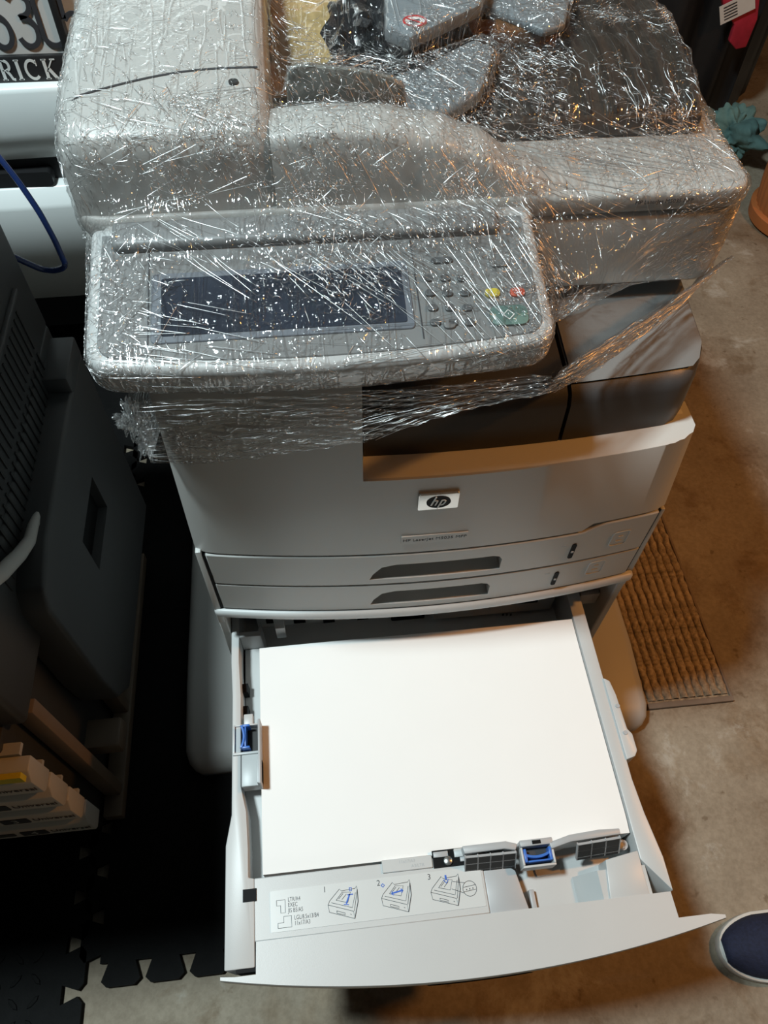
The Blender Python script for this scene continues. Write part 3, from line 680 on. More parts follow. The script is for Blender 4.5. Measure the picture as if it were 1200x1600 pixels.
# grey cover with a round no-touch sticker
fu = empty('grey_cover_unit', P(660, 10, z=1.01), 'blue-grey plastic unit with a round red-ringed sticker', 'printer part')
pts = [P(u, v, z=z) for (u, v), z in zip([(601, 44), (640, 58), (752, 6), (772, -60), (600, -60)], [1.082, 1.084, 1.092, 1.096, 1.094])]
MB().loft([[q-Vector((0, 0, 0.012)) for q in pts], pts]).build('cover_shell', GREYB, fu, bevel=0.003)
pts = [P(u, v, z=1.060) for u, v in [(640, 60), (690, 76), (790, 28), (770, -60), (640, -40)]]
MB().loft([[q-Vector((0, 0, 0.040)) for q in pts], pts]).build('cover_core', BLACK, fu, bevel=0.002)
c = P(648, 36, z=1.086); MS = frame((c.x, c.y, 1.0868), (1, 0.1, 0), (-0.1, 1, 0.12))
st = MB().prism([(0.011*math.cos(a*math.pi/14), 0.009*math.sin(a*math.pi/14)) for a in range(28)], -0.002, 0.0008, MS).build('sticker', PAPER, fu, smooth=0)
mb = MB(); mb.ribbon([(0.010*math.cos(a*math.pi/14), 0.008*math.sin(a*math.pi/14)) for a in range(29)], 0.0019, 0.0006, 0.0013, MS); mb.ribbon([(-0.0075, 0.0055), (0.0075, -0.0055)], 0.0015, 0.0006, 0.0013, MS)
mb.build('sticker_ring', mat('sticker_red', (0.6, 0.03, 0.03), 0.5, noise_amt=0.05), st, smooth=0)
mb = MB(); mb.ribbon([(-0.005, -0.001), (0.001, 0.001), (0.005, 0.0015)], 0.0025, 0.0005, 0.0011, MS); mb.ribbon([(-0.003, -0.003), (0.002, -0.002)], 0.0015, 0.0005, 0.0011, MS); mb.build('sticker_hand', INK, st, smooth=0)
slab('grey_side_cover', [(612, 118), (660, 98), (742, 58), (775, 74), (752, 140), (700, 172), (640, 186), (606, 158)], [1.050, 1.056, 1.068, 1.066, 1.054, 1.045, 1.040, 1.043], 0.014, GREYB, 'blue-grey plastic cover lying on its side in front of the stickered unit', 'printer part', 0.004)
slab('grey_flat_cover', [(740, 0), (795, 22), (850, 46), (884, 36), (900, -60), (755, -60)], [1.076, 1.074, 1.072, 1.073, 1.08, 1.08], 0.008, GREYB, 'flat blue-grey plastic cover at the top edge behind the dark tray', 'printer part', 0.003)
# ribbed input tray; its brown stands in for a warm-lit dark cavity
dt = empty('dark_input_tray', (0.17, 0.62, 1.007), 'ribbed tray coloured as a warm-lit dark cavity under the film near the right corner', 'printer part')
def tz(y): return 1.012+0.036*min(1, (y-0.48)/0.10)
mb = MB(); mb.loft([[(0.045, y, 1.0075), (0.272, y, 1.0075), (0.272, y, tz(y)), (0.045, y, tz(y))] for y in (0.515, 0.56, 0.60, 0.88)]); mb.build('tray_bed', BROWN, dt, bevel=0.003)
for k in range(9):
    x = 0.058+k*0.0255
    mb = MB(); mb.loft([[(x-0.003, y, tz(y)-0.002), (x+0.003, y, tz(y)-0.002), (x+0.0015, y, tz(y)+0.008), (x-0.0015, y, tz(y)+0.008)] for y in (0.52, 0.56, 0.60, 0.87)]); mb.build('tray_rib', BROWN, dt)
mb = MB(); mb.box(0.06, 0.145, 0.60, 0.63, 1.047, 1.066); mb.build('tray_stop', mat('amber_brown', (0.16, 0.07, 0.025), 0.4, noise_amt=0.1), dt, bevel=0.004)

# ------------------------------------------------------------------ clear stretch film
def film_mat(crease=False):
    m = bpy.data.materials.new('stretch_film'); m.use_nodes = True; nt = m.node_tree
    for n in list(nt.nodes): nt.nodes.remove(n)
    N = nt.nodes.new; Lk = nt.links.new
    out = N('ShaderNodeOutputMaterial'); tc = N('ShaderNodeTexCoord')
    def mp(rot, sc):
        a = N('ShaderNodeMapping'); a.inputs['Rotation'].default_value = rot; a.inputs['Scale'].default_value = sc; Lk(tc.outputs['Object'], a.inputs['Vector']); return a
    def nz(mpn, sc, det, dist=0.0):
        n = N('ShaderNodeTexNoise'); n.inputs['Scale'].default_value = sc; n.inputs['Detail'].default_value = det; n.inputs['Distortion'].default_value = dist; Lk(mpn.outputs[0], n.inputs['Vector']); return n
    def math_(op, a, b=None, c=None):
        n = N('ShaderNodeMath'); n.operation = op
        for i, q in enumerate((a, b, c)):
            if q is None: continue
            if hasattr(q, 'links'): Lk(q, n.inputs[i])
            else: n.inputs[i].default_value = q
        return n.outputs[0]
    def ridged(o, p=3.0):
        return math_('POWER', math_('SUBTRACT', 1.0, math_('ABSOLUTE', math_('MULTIPLY_ADD', o, 3.0, -1.5))), p)
    iso = mp((0, 0, 0), (1, 1, 1))
    s1 = ridged(nz(mp((0.2, 0.1, 0.65), (70, 6, 20)), 1.0, 2, 0.5).outputs[0], 10)
    s2 = ridged(nz(mp((0.1, 0.3, -0.5), (60, 6, 16)), 1.0, 2, 0.5).outputs[0], 10)
    cr = N('ShaderNodeTexVoronoi'); cr.feature = 'DISTANCE_TO_EDGE'; cr.inputs['Scale'].default_value = 48
    wob = nz(iso, 40, 3); vm = N('ShaderNodeVectorMath'); vm.operation = 'MULTIPLY_ADD'; Lk(wob.outputs[1], vm.inputs[0]); vm.inputs[1].default_value = (0.06, 0.06, 0.06); Lk(tc.outputs['Object'], vm.inputs[2]); Lk(vm.outputs[0], cr.inputs['Vector'])
    crk = math_('SUBTRACT', 1.0, math_('MINIMUM', math_('MULTIPLY', cr.outputs['Distance'], 5.0), 1.0))
    fine = nz(iso, 130, 3).outputs[0]
    def rng(src, a, b, lo, hi):
        r = N('ShaderNodeMapRange'); Lk(src, r.inputs[0])
        for k, q in enumerate((a, b, lo, hi)): r.inputs[k+1].default_value = q
        return r.outputs[0]
    msk = rng(nz(iso, 10, 3).outputs[0], 0.46, 0.62, 0.05, 1.0); msk2 = rng(nz(iso, 7, 2).outputs[0], 0.44, 0.58, 0.0, 1.0)
    h = math_('ADD', math_('MULTIPLY', s1, 0.7), math_('MULTIPLY', s2, math_('MULTIPLY', msk2, 0.7)))
    h = math_('ADD', h, math_('MULTIPLY', crk, math_('MULTIPLY', msk, 0.8)))
    h = math_('ADD', h, math_('MULTIPLY', fine, math_('MULTIPLY', msk, 0.7)))
    bp = N('ShaderNodeBump'); bp.inputs['Strength'].default_value = 1.0; bp.inputs['Distance'].default_value = 0.0016; Lk(h, bp.inputs['Height'])
    gl = N('ShaderNodeBsdfGlossy'); gl.inputs['Roughness'].default_value = 0.08; gl.inputs['Color'].default_value = (1, 1, 1, 1); Lk(bp.outputs[0], gl.inputs['Normal'])
    tr_ = N('ShaderNodeBsdfTransparent'); tr_.inputs[0].default_value = (0.93, 0.93, 0.93, 1)
    df = N('ShaderNodeBsdfDiffuse'); df.inputs[0].default_value = (0.75, 0.75, 0.75, 1); Lk(bp.outputs[0], df.inputs['Normal'])
    fr = N('ShaderNodeFresnel'); fr.inputs[0].default_value = 1.52; Lk(bp.outputs[0], fr.inputs['Normal'])
    fac = math_('MINIMUM', math_('MULTIPLY_ADD', fr.outputs[0], 1.0, 0.03), 0.38)
    if crease:
        for l in list(nt.links):
            if l.to_node == gl and l.to_socket.name == 'Normal': nt.links.remove(l)
        gl.inputs['Roughness'].default_value = 0.24; fac = math_('MULTIPLY', 1.0, 0.34)
    mx = N('ShaderNodeMixShader'); Lk(fac, mx.inputs[0]); Lk(tr_.outputs[0], mx.inputs[1]); Lk(gl.outputs[0], mx.inputs[2])
    m2 = N('ShaderNodeMixShader'); m2.inputs[0].default_value = crease and 0.0 or 0.018; Lk(mx.outputs[0], m2.inputs[1]); Lk(df.outputs[0], m2.inputs[2])
    Lk(m2.outputs[0], out.inputs[0]); return m
FILM = film_mat(); CREASE = film_mat(True)
import numpy as np
bpy.context.view_layer.update()
wv, wf = [], []
NAMES = ('scanner_base', 'scanner_lid', 'feeder_', 'control_panel', 'panel_', 'cardboard_piece', 'black_bag', 'cover_', 'grey_', 'tray_')
for o in list(COL.objects):
    if o.type == 'MESH' and o.name.startswith(NAMES) and not o.name.startswith(('feeder_housing_shell', 'cover_tab', 'cover_dot', 'cover_window')):
        if o.parent and o.parent.name.startswith('open_drawer'): continue
        k = len(wv); mw = o.matrix_world
        wv += [mw @ v.co for v in o.data.vertices]; wf += [tuple(i+k for i in p.vertices) for p in o.data.polygons]
surf = BVHTree.FromPolygons(wv, wf)
bm = bmesh.new()
for q in wv: bm.verts.new(q)
bm.verts.ensure_lookup_table(); res = bmesh.ops.convex_hull(bm, input=bm.verts)
hv = [v.co.copy() for v in bm.verts]; bm.verts.index_update(); hf = [tuple(v.index for v in f.verts) for f in bm.faces]; bm.free()
hull = BVHTree.FromPolygons(hv, hf)
CW = Vector((-0.01, 0.62, 0.88)); NU, NV = 720, 250
RH = np.zeros((NV+1, NU)); RS = np.zeros((NV+1, NU)); DIR = np.zeros((NV+1, NU, 3))
for j in range(NV+1):
    el = math.radians(3.5+86.2*(j/NV))
    for i in range(NU):
        a = 2*math.pi*i/NU; d = Vector((math.cos(el)*math.cos(a), math.cos(el)*math.sin(a), math.sin(el)))
        DIR[j, i] = d
        h = hull.ray_cast(CW+d*1.2, -d)
        rh = 1.2-h[3] if h[0] is not None else 0.3
        RH[j, i] = rh
        s = surf.ray_cast(CW+d*(rh+0.01), -d, rh)
        RS[j, i] = rh+0.01-s[3] if s[0] is not None else rh*0.8
T_ = RH-np.minimum(RH-RS, 0.05)*0.62
for it_ in range(14):
    T_ = (T_+np.roll(T_, 1, 1)+np.roll(T_, -1, 1)+np.vstack([T_[:1], T_[:-1]])+np.vstack([T_[1:], T_[-1:]]))/5
    T_ = np.maximum(T_, RS+0.0012)
fv = []
for j in range(NV+1):
    for i in range(NU):
        d = Vector(DIR[j, i]); r = T_[j, i]; q = CW+d*r
        pat = max(0.0, min(1.0, 0.5+1.6*noise.noise(q*8.0)))
        w1 = 1-abs(noise.noise(Vector(((q.x+q.z*0.8)*14, q.y*22, (q.z-q.x*0.55)*70)))*2)
        w2 = 1-abs(noise.noise(Vector(((q.x-q.y*0.7)*52, (q.y+q.x*0.7)*11, q.z*40+5)))*2)
        w3 = noise.noise(q*48); w4 = noise.noise(q*110+Vector((3, 9, 1)))
        hp_ = max(0.0, min(1.0, (q.x-0.06)/0.06))*max(0.0, min(1.0, (q.y-0.50)/0.05)); w5 = noise.noise(q*26+Vector((1, 2, 8)))
        fv.append(q+d*(0.0012+hp_*(0.010*abs(w5)+0.004*abs(w3))+0.0011*w1**5+0.0012*pat*w2**4+0.0011*pat*w3+0.0007*pat*pat*w4))
ff = []
for j in range(NV):
    for i in range(NU):
        k = (i+1) % NU; ff.append((j*NU+i, j*NU+k, (j+1)*NU+k, (j+1)*NU+i))
mb = MB(); mb.v = fv; mb.f = ff
wrap = mb.build('stretch_wrap', FILM, smooth=180, fix=False)
tag(wrap, 'clear wrinkled stretch film wrapped around the top of the grey-white printer', 'plastic wrap')
# sharp creases standing up from the film
def film_r(d):
    el = math.degrees(math.asin(max(-1, min(1, d.z)))); a = math.atan2(d.y, d.x) % (2*math.pi)
    j = (el-3.5)/86.2*NV; i = a/(2*math.pi)*NU
    if j < 0 or j >= NV: return None
    j0, i0 = int(j), int(i) % NU; fj, fi = j-j0, i-int(i); i1 = (i0+1) % NU
    return (T_[j0, i0]*(1-fj)*(1-fi)+T_[j0+1, i0]*fj*(1-fi)+T_[j0, i1]*(1-fj)*fi+T_[j0+1, i1]*fj*fi)
def on_film(p, lift=0.0018):
    d = (p-CW).normalized(); r = film_r(d)
    if r is None: return None
    q = CW+d*r; hp_ = max(0.0, min(1.0, (q.x-0.06)/0.06))*max(0.0, min(1.0, (q.y-0.50)/0.05))
    return CW+d*(r+lift+hp_*(0.010*abs(noise.noise(q*26+Vector((1, 2, 8))))+0.004*abs(noise.noise(q*48))))
rnd = random.Random(21); mb = MB(); made = 0; tries = 0
while made < 15000 and tries < 150000:
    tries += 1
    el = math.asin(rnd.uniform(math.sin(math.radians(4)), 0.9999)); a = rnd.uniform(0, 2*math.pi)
    if rnd.random() < 0.75: el = math.radians(rnd.uniform(5, 42)) if rnd.random() < 0.55 else el; a = rnd.uniform(math.pi*0.95, math.pi*2.05)
    d = Vector((math.cos(el)*math.cos(a), math.cos(el)*math.sin(a), math.sin(el)))
    r = film_r(d)
    if r is None: continue
    q = CW+d*(r+0.001)
    if noise.noise(q*9+Vector((4, 4, 4)))+0.55*noise.noise(q*23) < rnd.uniform(-0.45, 0.35): continue
    qa, qb = on_film(q+Vector((0.004, 0, 0)), 0.001), on_film(q+Vector((0, 0.002, 0.003)), 0.001)
    if qa is None or qb is None: continue
    e1 = (qa-q).normalized(); n_ = e1.cross(qb-q).normalized(); e2 = n_.cross(e1)
    if n_.dot(d) < 0: n_ = -n_; e2 = -e2
    if q.x < -0.06: ang = rnd.uniform(-90, 90) if rnd.random() < 0.5 else rnd.gauss(-35, 22)
    elif q.y < 0.455 and q.x > 0.10: ang = rnd.gauss(28, 20)
    elif q.x > 0.06 and q.y > 0.53: ang = rnd.gauss(-62, 28)
    elif q.x > 0.05 and q.y > 0.44: ang = rnd.gauss(-22, 18)
    else: ang = rnd.gauss(-46, 20)
    if rnd.random() < (0.45 if q.x > 0.03 else 0.18): ang = rnd.uniform(-90, 90)
    if q.x < -0.13 and q.y > 0.475 and rnd.random() < 0.75: continue
    ang = math.radians(ang); ln = min(0.06, 0.0030*math.exp(abs(rnd.gauss(0, 0.95)))); cur = rnd.gauss(0, 0.55 if ln < 0.015 else 0.10)
    ns = 3 if ln < 0.012 else (5 if ln < 0.03 else 9); path = []; p = q
    for k in range(ns+1):
        path.append(p); aa = ang+cur*k/ns*2
        p = on_film(p+(e1*math.cos(aa)+e2*math.sin(aa))*(ln/ns), 0.0012+0.0006*rnd.random())
        if p is None: break
    if p is None or len(path) < 3: continue
    rr = rnd.uniform(0.00022, 0.00042)*(1.25 if ln > 0.03 else 1)
    mb.tube(path, [rr*(0.35+0.65*math.sin(math.pi*(k+0.5)/len(path))) for k in range(len(path))], 5); made += 1
# bundles of long stretch lines
for (x0, y0, z0, ang, n_l, ln0, spread) in ((-0.03, 0.40, 1.0, -42, 12, 0.10, 0.030), (-0.10, 0.40, 1.0, -40, 12, 0.11, 0.035), (-0.19, 0.42, 1.0, -38, 12, 0.10, 0.030), (0.03, 0.44, 1.03, -58, 16, 0.10, 0.040), (0.055, 0.40, 0.99, -70, 14, 0.07, 0.016), (0.10, 0.46, 1.02, -18, 22, 0.11, 0.040), (0.16, 0.50, 1.03, -25, 24, 0.10, 0.05), (0.20, 0.425, 0.95, 25, 22, 0.07, 0.05), (0.26, 0.425, 0.95, 32, 18, 0.05, 0.05), (0.22, 0.60, 1.06, -75, 26, 0.08, 0.06), (0.02, 0.33, 0.985, -55, 14, 0.08, 0.03), (-0.24, 0.30, 0.98, -12, 20, 0.05, 0.035), (-0.20, 0.27, 0.95, -4, 24, 0.09, 0.06), (-0.05, 0.27, 0.95, 4, 24, 0.09, 0.07), (-0.22, 0.43, 1.03, 20, 14, 0.06, 0.04), (0.0, 0.27, 0.95, 8, 18, 0.08, 0.05)):
    for k in range(n_l):
        p = on_film(Vector((x0+rnd.gauss(0, spread), y0+rnd.gauss(0, spread*0.5), z0+rnd.gauss(0, spread*0.35))))
        if p is None: continue
        aa = math.radians(ang+rnd.gauss(0, 5)); ln = ln0*rnd.uniform(0.4, 1.2); path = [p]
        for i in range(11):
            qa, qb = on_film(p+Vector((0.004, 0, 0))), on_film(p+Vector((0, 0.002, 0.003)))
            if qa is None or qb is None: break
            e1 = (qa-p).normalized(); e2 = e1.cross(qb-p).normalized().cross(e1)
            p = on_film(p+(e1*math.cos(aa)+e2*math.sin(aa))*(ln/11), 0.0016)
            if p is None: break
            path.append(p)
        if len(path) > 3: mb.tube(path, rnd.uniform(0.0002, 0.00038), 5)
mb.build('film_crease', CREASE, wrap, smooth=180, kind='stuff')
# loose web of film between the panel corner and the right end of the scanner
wlo = [Vector(q) for q in ((0.080, 0.268, 0.925), (0.12, 0.30, 0.903), (0.18, 0.35, 0.888), (0.24, 0.395, 0.885), (0.288, 0.44, 0.897))]
whi = [Vector(q) for q in ((0.088, 0.264, 0.960), (0.13, 0.293, 0.955), (0.19, 0.335, 0.948), (0.25, 0.38, 0.942), (0.301, 0.42, 0.938))]
def web(u, v):
    q = lerp(wlo, u).lerp(lerp(whi, u), v); return q+Vector((0.3, -0.6, 0))*(0.006*noise.noise(Vector((u*3, v*22, 2)))+0.0025*noise.noise(Vector((u*14, v*40, 7))))
def lerp(L, t):
    t = t*(len(L)-1); i = min(int(t), len(L)-2); return L[i].lerp(L[i+1], t-i)
mb = MB(); mb.grid(web, 90, 50); mb.build('film_web', FILM, wrap, smooth=180, fix=False)
mb = MB()
for k in range(260):
    u, v = rnd.random()*0.85, rnd.random(); ln = rnd.uniform(0.08, 0.4); sl = rnd.gauss(0.25, 0.35); path = []
    for i in range(8):
        uu = u+ln*i/7; vv = v+sl*ln*i/7
        if not (0 <= uu <= 1 and 0 <= vv <= 1): break
        path.append(Vector(web(uu, vv))+Vector((0.0006, -0.0012, 0)))
    if len(path) > 2: mb.tube(path, rnd.uniform(0.00015, 0.00035), 5)
mb.build('film_crease', CREASE, wrap, smooth=180, kind='stuff')
# film band pulled around the neck under the control panel
lowpx = [(236, 722), (300, 722), (400, 712), (480, 700), (566, 690), (640, 664), (720, 638), (800, 622), (862, 608)]
low = [P(u, v, y=fy(P(u, v, y=0.29).x)-0.006) for u, v in lowpx]
low = [Vector((-0.2585, 0.40, 0.85)), Vector((-0.2590, 0.335, 0.848))]+low
top_ = [Vector((-0.2600, 0.42, 0.925)), Vector((-0.2610, 0.34, 0.932))]+[Vector((-0.262+0.347*i/8, 0.278-0.006*math.sin(math.pi*i/8), 0.941)) for i in range(9)]
def lerp(L, t):
    t = t*(len(L)-1); i = min(int(t), len(L)-2); return L[i].lerp(L[i+1], t-i)
def band(u, v):
    a, b = lerp(low, u), lerp(top_, u); q = a.lerp(b, v)
    n_ = 0.0022*(1-abs(noise.noise(Vector((q.x*9, 3, (q.z+q.x*0.12)*170)))*2))**3+0.0012*noise.noise(q*60)
    return q+Vector((0, -0.001-n_, 0))
mb = MB(); mb.grid(band, 260, 60); mb.build('film_band', FILM, wrap, smooth=180, fix=False)
mb = MB()
for k in range(420):
    u, v = rnd.random(), rnd.random()**1.3; ln = rnd.uniform(0.02, 0.16); sl = rnd.gauss(0.0, 0.25); path = []
    for i in range(7):
        uu = u+ln*i/6; vv = v+sl*ln*i/6
        if not (0 <= uu <= 1 and 0 <= vv <= 1): break
        path.append(Vector(band(uu, vv))+Vector((0, -0.0012, 0)))
    if len(path) < 3: continue
    mb.tube(path, [rnd.uniform(0.00012, 0.0003)]*len(path), 5)
mb.build('film_crease', CREASE, wrap, smooth=180, kind='stuff')
def tail(c, rad, seed, k):
    mb = blob('t', c, rad, FILM, seed, 0.9, 5, 2.6)
    mb.build('film_tail', FILM, wrap, smooth=180, fix=False)
tail(P(205, 655, y=0.36), (0.016, 0.02, 0.022), 4, 0); tail(P(225, 684, y=0.36), (0.010, 0.02, 0.014), 5, 0)
tail(P(1052, 476, y=0.45), (0.016, 0.02, 0.018), 6, 0); tail(P(1000, 510, y=0.41), (0.022, 0.02, 0.007), 8, 0)

# ------------------------------------------------------------------ foam floor tiles
FOAM = mat('black_foam', (0.0055, 0.0055, 0.0055), 0.75, noise_amt=0.2, nscale=60, bump=0.4, bscale=250, spec=0.15)
def tooth_edge(a, b, k, depth, ph=0.5, neck=0.021, tip=0.030):
    """dovetail teeth standing out of the edge a-b, k of them"""
    a, b = Vector(a), Vector(b); d = (b-a); ln = d.length; d.normalize(); n_ = Vector((d.y, -d.x)); out = []
    p = ln/k
    for i in range(k):
        c = a+d*(p*(i+ph))
        out += [c-d*neck, c-d*tip+n_*depth*0.75, c-d*tip*0.7+n_*depth, c+d*tip*0.7+n_*depth, c+d*tip+n_*depth*0.75, c+d*neck]
    return [(q.x, q.y) for q in out]
def tile(x0, x1, y0, y1, name, label, ks, front=True):
    pts = [(x0, y0)]+(tooth_edge((x0, y0), (x1, y0), ks, 0.033) if front else [])+[(x1, y0)]+tooth_edge((x1, y0), (x1, y1), ks, 0.033)+[(x1, y1), (x0, y1)]
    pts += tooth_edge((x0, y1), (x0, y0), ks, 0.033)
    o = MB().prism(pts, 0.0, 0.0125).build(name, FOAM, smooth=0)
    tag(o, label, 'floor mat', 'black interlocking foam floor tiles'); return o
tB = tile(-0.522, 0.09, -0.030, 0.582, 'foam_tile', 'black foam floor tile with toothed front edge under the printer', 9)
tA = tile(-1.210, -0.577, -0.337, 0.273, 'foam_tile', 'black diamond-plate foam floor tile at the lower left corner', 9)
tile(-0.522, 0.09, 0.583, 1.19, 'foam_tile', 'black foam floor tile in the dark gap near the car', 9, False)
tile(-0.522, 0.09, 1.191, 1.50, 'foam_tile', 'black foam floor tile added to darken the floor underneath the parked white car', 9, False)  # extra tile, added so the floor under the car stays black
tile(-1.210, -0.577, 0.886, 1.50, 'foam_tile', 'black foam floor tile added to darken the floor between the dark printer and the white car', 9, False)  # added to blacken the strip of floor in front of the car
tile(-1.210, -0.577, 0.274, 0.884, 'foam_tile', 'black foam floor tile under the dark left printer', 9, False)
mb = MB()
for j in range(16):
    for i in range(14):
        x = -0.618-i*0.030; y = -0.34+j*0.030
        a = math.radians(45 if (i+j) % 2 else -45)
        M = Matrix.Translation((x, y, 0.0125)) @ Matrix.Rotation(a, 4, 'Z')
        mb.loft([[M @ Vector((0.013*cx*s, 0.0048*cy*s, h)) for cx, cy in ((1, 0), (0.5, 0.8), (-0.5, 0.8), (-1, 0), (-0.5, -0.8), (0.5, -0.8))] for s, h in ((1, -0.001), (0.75, 0.0018), (0.3, 0.0026))])
mb.build('diamond_relief', FOAM, tA, kind='stuff')

# ------------------------------------------------------------------ dark printer at the left
lp = empty('dark_office_printer', (-0.78, 0.45, 0.0), 'dark grey floor-standing printer at the left with numbered paper drawers', 'printer')
LDK = mat('left_dark_grey', (0.030, 0.032, 0.033), 0.5, noise_amt=0.05, nscale=10, bump=0.08, bscale=600)
LMD = mat('left_mid_grey', (0.055, 0.056, 0.057), 0.5, noise_amt=0.05, nscale=10)
LBG = mat('left_beige', (0.42, 0.41, 0.385), 0.5, noise_amt=0.03, nscale=10)
LXS = -0.503
MB().box(-1.06, LXS, 0.04, 0.757, 0.62, 0.95).build('upper_overhang', LDK, lp, bevel=0.008, seg=3)  # front end, out of view, drawn forward to throw its shadow further
MB().box(-1.06, LXS, 0.20, 0.757, 0.46, 0.625).build('upper_body', LDK, lp, bevel=0.008, seg=3)
MB().box(-1.05, LXS-0.03, 0.17, 0.75, 0.03, 0.462).build('lower_body', LDK, lp, bevel=0.004)
for k in range(22):
    y = 0.33+k*0.0165
    for a, b in ((0.57, 0.635), (0.645, 0.71)): MB().box(LXS-0.001, LXS+0.0018, y, y+0.0035, a, b).build('vent_slat', DARKIN, lp, smooth=0)
MB().box(LXS-0.0005, LXS+0.006, 0.32, 0.70, 0.725, 0.731).build('side_ridge', LMD, lp, bevel=0.001)
# side cover with recessed grip
cvx0, cvx1 = LXS-0.028, -0.468
pts = [(0.745, 0.16), (0.745, 0.575), (0.66, 0.578), (0.40, 0.578), (0.335, 0.560), (0.318, 0.53), (0.315, 0.30), (0.322, 0.22), (0.36, 0.165)]
cv = MB().prism_x(pts, cvx0, cvx1).build('side_cover', LMD, lp, bevel=0.006, seg=3)
a = P(128, 757, x=cvx1); b = P(166, 893, x=cvx1)
yA, yB = P(150, 757, x=cvx1).y, P(158, 895, x=cvx1).y; zA, zB = P(168, 790, x=cvx1).z, P(130, 840, x=cvx1).z
cut(cv, MB().box(cvx1-0.016, cvx1+0.01, yB, yA, min(zA, zB), max(zA, zB)))
MB().box(cvx1-0.0158, cvx1-0.014, yB+0.002, yA-0.002, min(zA, zB)+0.002, max(zA, zB)-0.002).build('grip_recess', BLACK, cv, smooth=0)
MB().box(cvx0, cvx1, 0.655, 0.745, 0.57, 0.605).build('cover_block', LMD, lp, bevel=0.004)
# release lever
lev = [P(u, v, x=-0.487) for u, v in ((-20, 912), (0, 897), (30, 867), (46, 845), (52, 822), (60, 804), (76, 797), (90, 797))]
MB().tube(lev, [0.010, 0.010, 0.009, 0.008, 0.007, 0.006, 0.006, 0.006], 10).build('release_lever', LBG, lp)
# crossbar and side frame
MB().box(-0.95, -0.477, 0.262, 0.312, 0.128, 0.166).build('crossbar', mat('brown_frame', (0.16, 0.12, 0.085), 0.5, noise_amt=0.05), lp, bevel=0.006, seg=2)
BF = mat('brown_frame', (0.16, 0.12, 0.085))
MB().box(-0.527, -0.500, 0.215, 0.235, 0.05, 0.46).build('side_post', BF, lp, bevel=0.002)
MB().box(-0.527, -0.500, 0.36, 0.38, 0.05, 0.16).build('side_post', BF, lp, bevel=0.002)
MB().box(-0.527, -0.496, 0.18, 0.70, 0.032, 0.056).build('side_rail', BF, lp, bevel=0.002)
for x in (-0.63, -1.0):
    for y in (0.22, 0.70): MB().lathe([(0.02, 0), (0.022, 0.004), (0.022, 0.018), (0.014, 0.022)], (x, y, 0.0126), 16).build('caster', BLACK, lp)
# numbered drawers
DY = 0.137
for k, num in enumerate((4, 3, 2, 1)):
    z0 = 0.158+k*0.0735
    xr = -0.500
    d = MB().prism_x([(DY+0.004, z0), (DY+0.03, z0), (DY+0.03, z0+0.067), (DY+0.010, z0+0.067), (DY, z0+0.052), (DY, z0+0.006)], -1.05, xr).build('numbered_drawer', LBG, lp, bevel=0.002)
    MB().box(-1.04, xr-0.012, DY+0.03, DY+0.045, z0+0.066, z0+0.0735).build('drawer_lip', LBG, d, smooth=0)
    Mx = frame((0, DY-0.0004, z0+0.026), (1, 0, 0), (0, 0, 1))
    cx = -0.585
    MB().prism(rrect(cx-0.019, cx+0.019, -0.011, 0.011, 0.002), -0.002, 0.0006, Mx).build('number_square', INK, d, smooth=0)
    text('number_text', str(num), 0.022, Mx @ Matrix.Translation((cx, 0, 0.0006)), LBG, d, align='CENTER')
    text('drawer_text', 'Universal', 0.0155, Mx @ Matrix.Translation((cx+0.024, 0, 0.0004)), INK, d)
    MB().prism(rrect(cx-0.062, cx-0.028, -0.007, 0.007, 0.002), -0.002, 0.0006, Mx).build('size_tag', LMD, d, smooth=0)
c = P(15, 1217, y=DY-0.001)
MB().box(c.x-0.03, c.x+0.016, DY-0.004, DY+0.003, c.z-0.009, c.z+0.009).build('yellow_sticker', mat('sticker_yellow', (0.65, 0.48, 0.02), 0.5, noise_amt=0.06), lp, smooth=0)

# ------------------------------------------------------------------ white car at the back
CY = 1.10
car = empty('parked_car', (-0.75, 1.6, 0.0), 'rear of a parked white car behind the dark printer', 'car')
CWH = mat('car_white', (0.80, 0.83, 0.82), 0.25, noise_amt=0.02, nscale=4)
CBK = mat('car_black_trim', (0.012, 0.012, 0.013), 0.5, noise_amt=0.1)
def zc(v, y=CY): return P(50, v, y=y).z
def extr(prof, x0, x1, name, m, bev=0.0):
    mb = MB(); rings = []
    for i in range(9):
        x = x0+(x1-x0)*i/8; t = (i/8*2-1); dy = 0.05*t*t
        rings.append([(x, y+dy, z) for y, z in prof])
    mb.loft(rings); return mb.build(name, m, car, bevel=bev, smooth=40)
z1 = zc(140); z2 = zc(228); z3 = zc(262); z4 = zc(300); z5 = zc(425); z6 = zc(520)
extr([(CY+0.005, z1), (CY, z1-0.006), (CY-0.004, z2+0.02), (CY+0.003, z2), (CY+0.022, z3), (CY+0.30, z3), (CY+0.30, z1)], -1.6, -0.02, 'bumper', CWH, 0.003)
extr([(CY+0.030, z3+0.002), (CY+0.034, z4-0.01), (CY+0.30, z4-0.01), (CY+0.30, z3+0.002)], -1.6, -0.02, 'bumper_strip', CBK)
extr([(CY+0.012, z4), (CY-0.006, z4-0.03), (CY-0.004, zc(384)), (CY+0.095, z6+0.01), (CY+0.11, z6), (CY+0.3, z6), (CY+0.3, z4)], -1.6, -0.02, 'lower_bumper', CWH, 0.004)
extr([(CY+0.13, z6), (CY+0.15, 0.20), (CY+0.5, 0.18), (CY+0.5, z6)], -1.55, -0.06, 'underbody', CBK)
extr([(CY+0.045, z1), (CY+0.05, z1+0.25), (CY+0.16, z1+0.55), (CY+0.4, z1+0.6), (CY+0.4, z1)], -1.58, -0.04, 'tailgate', CWH, 0.004)
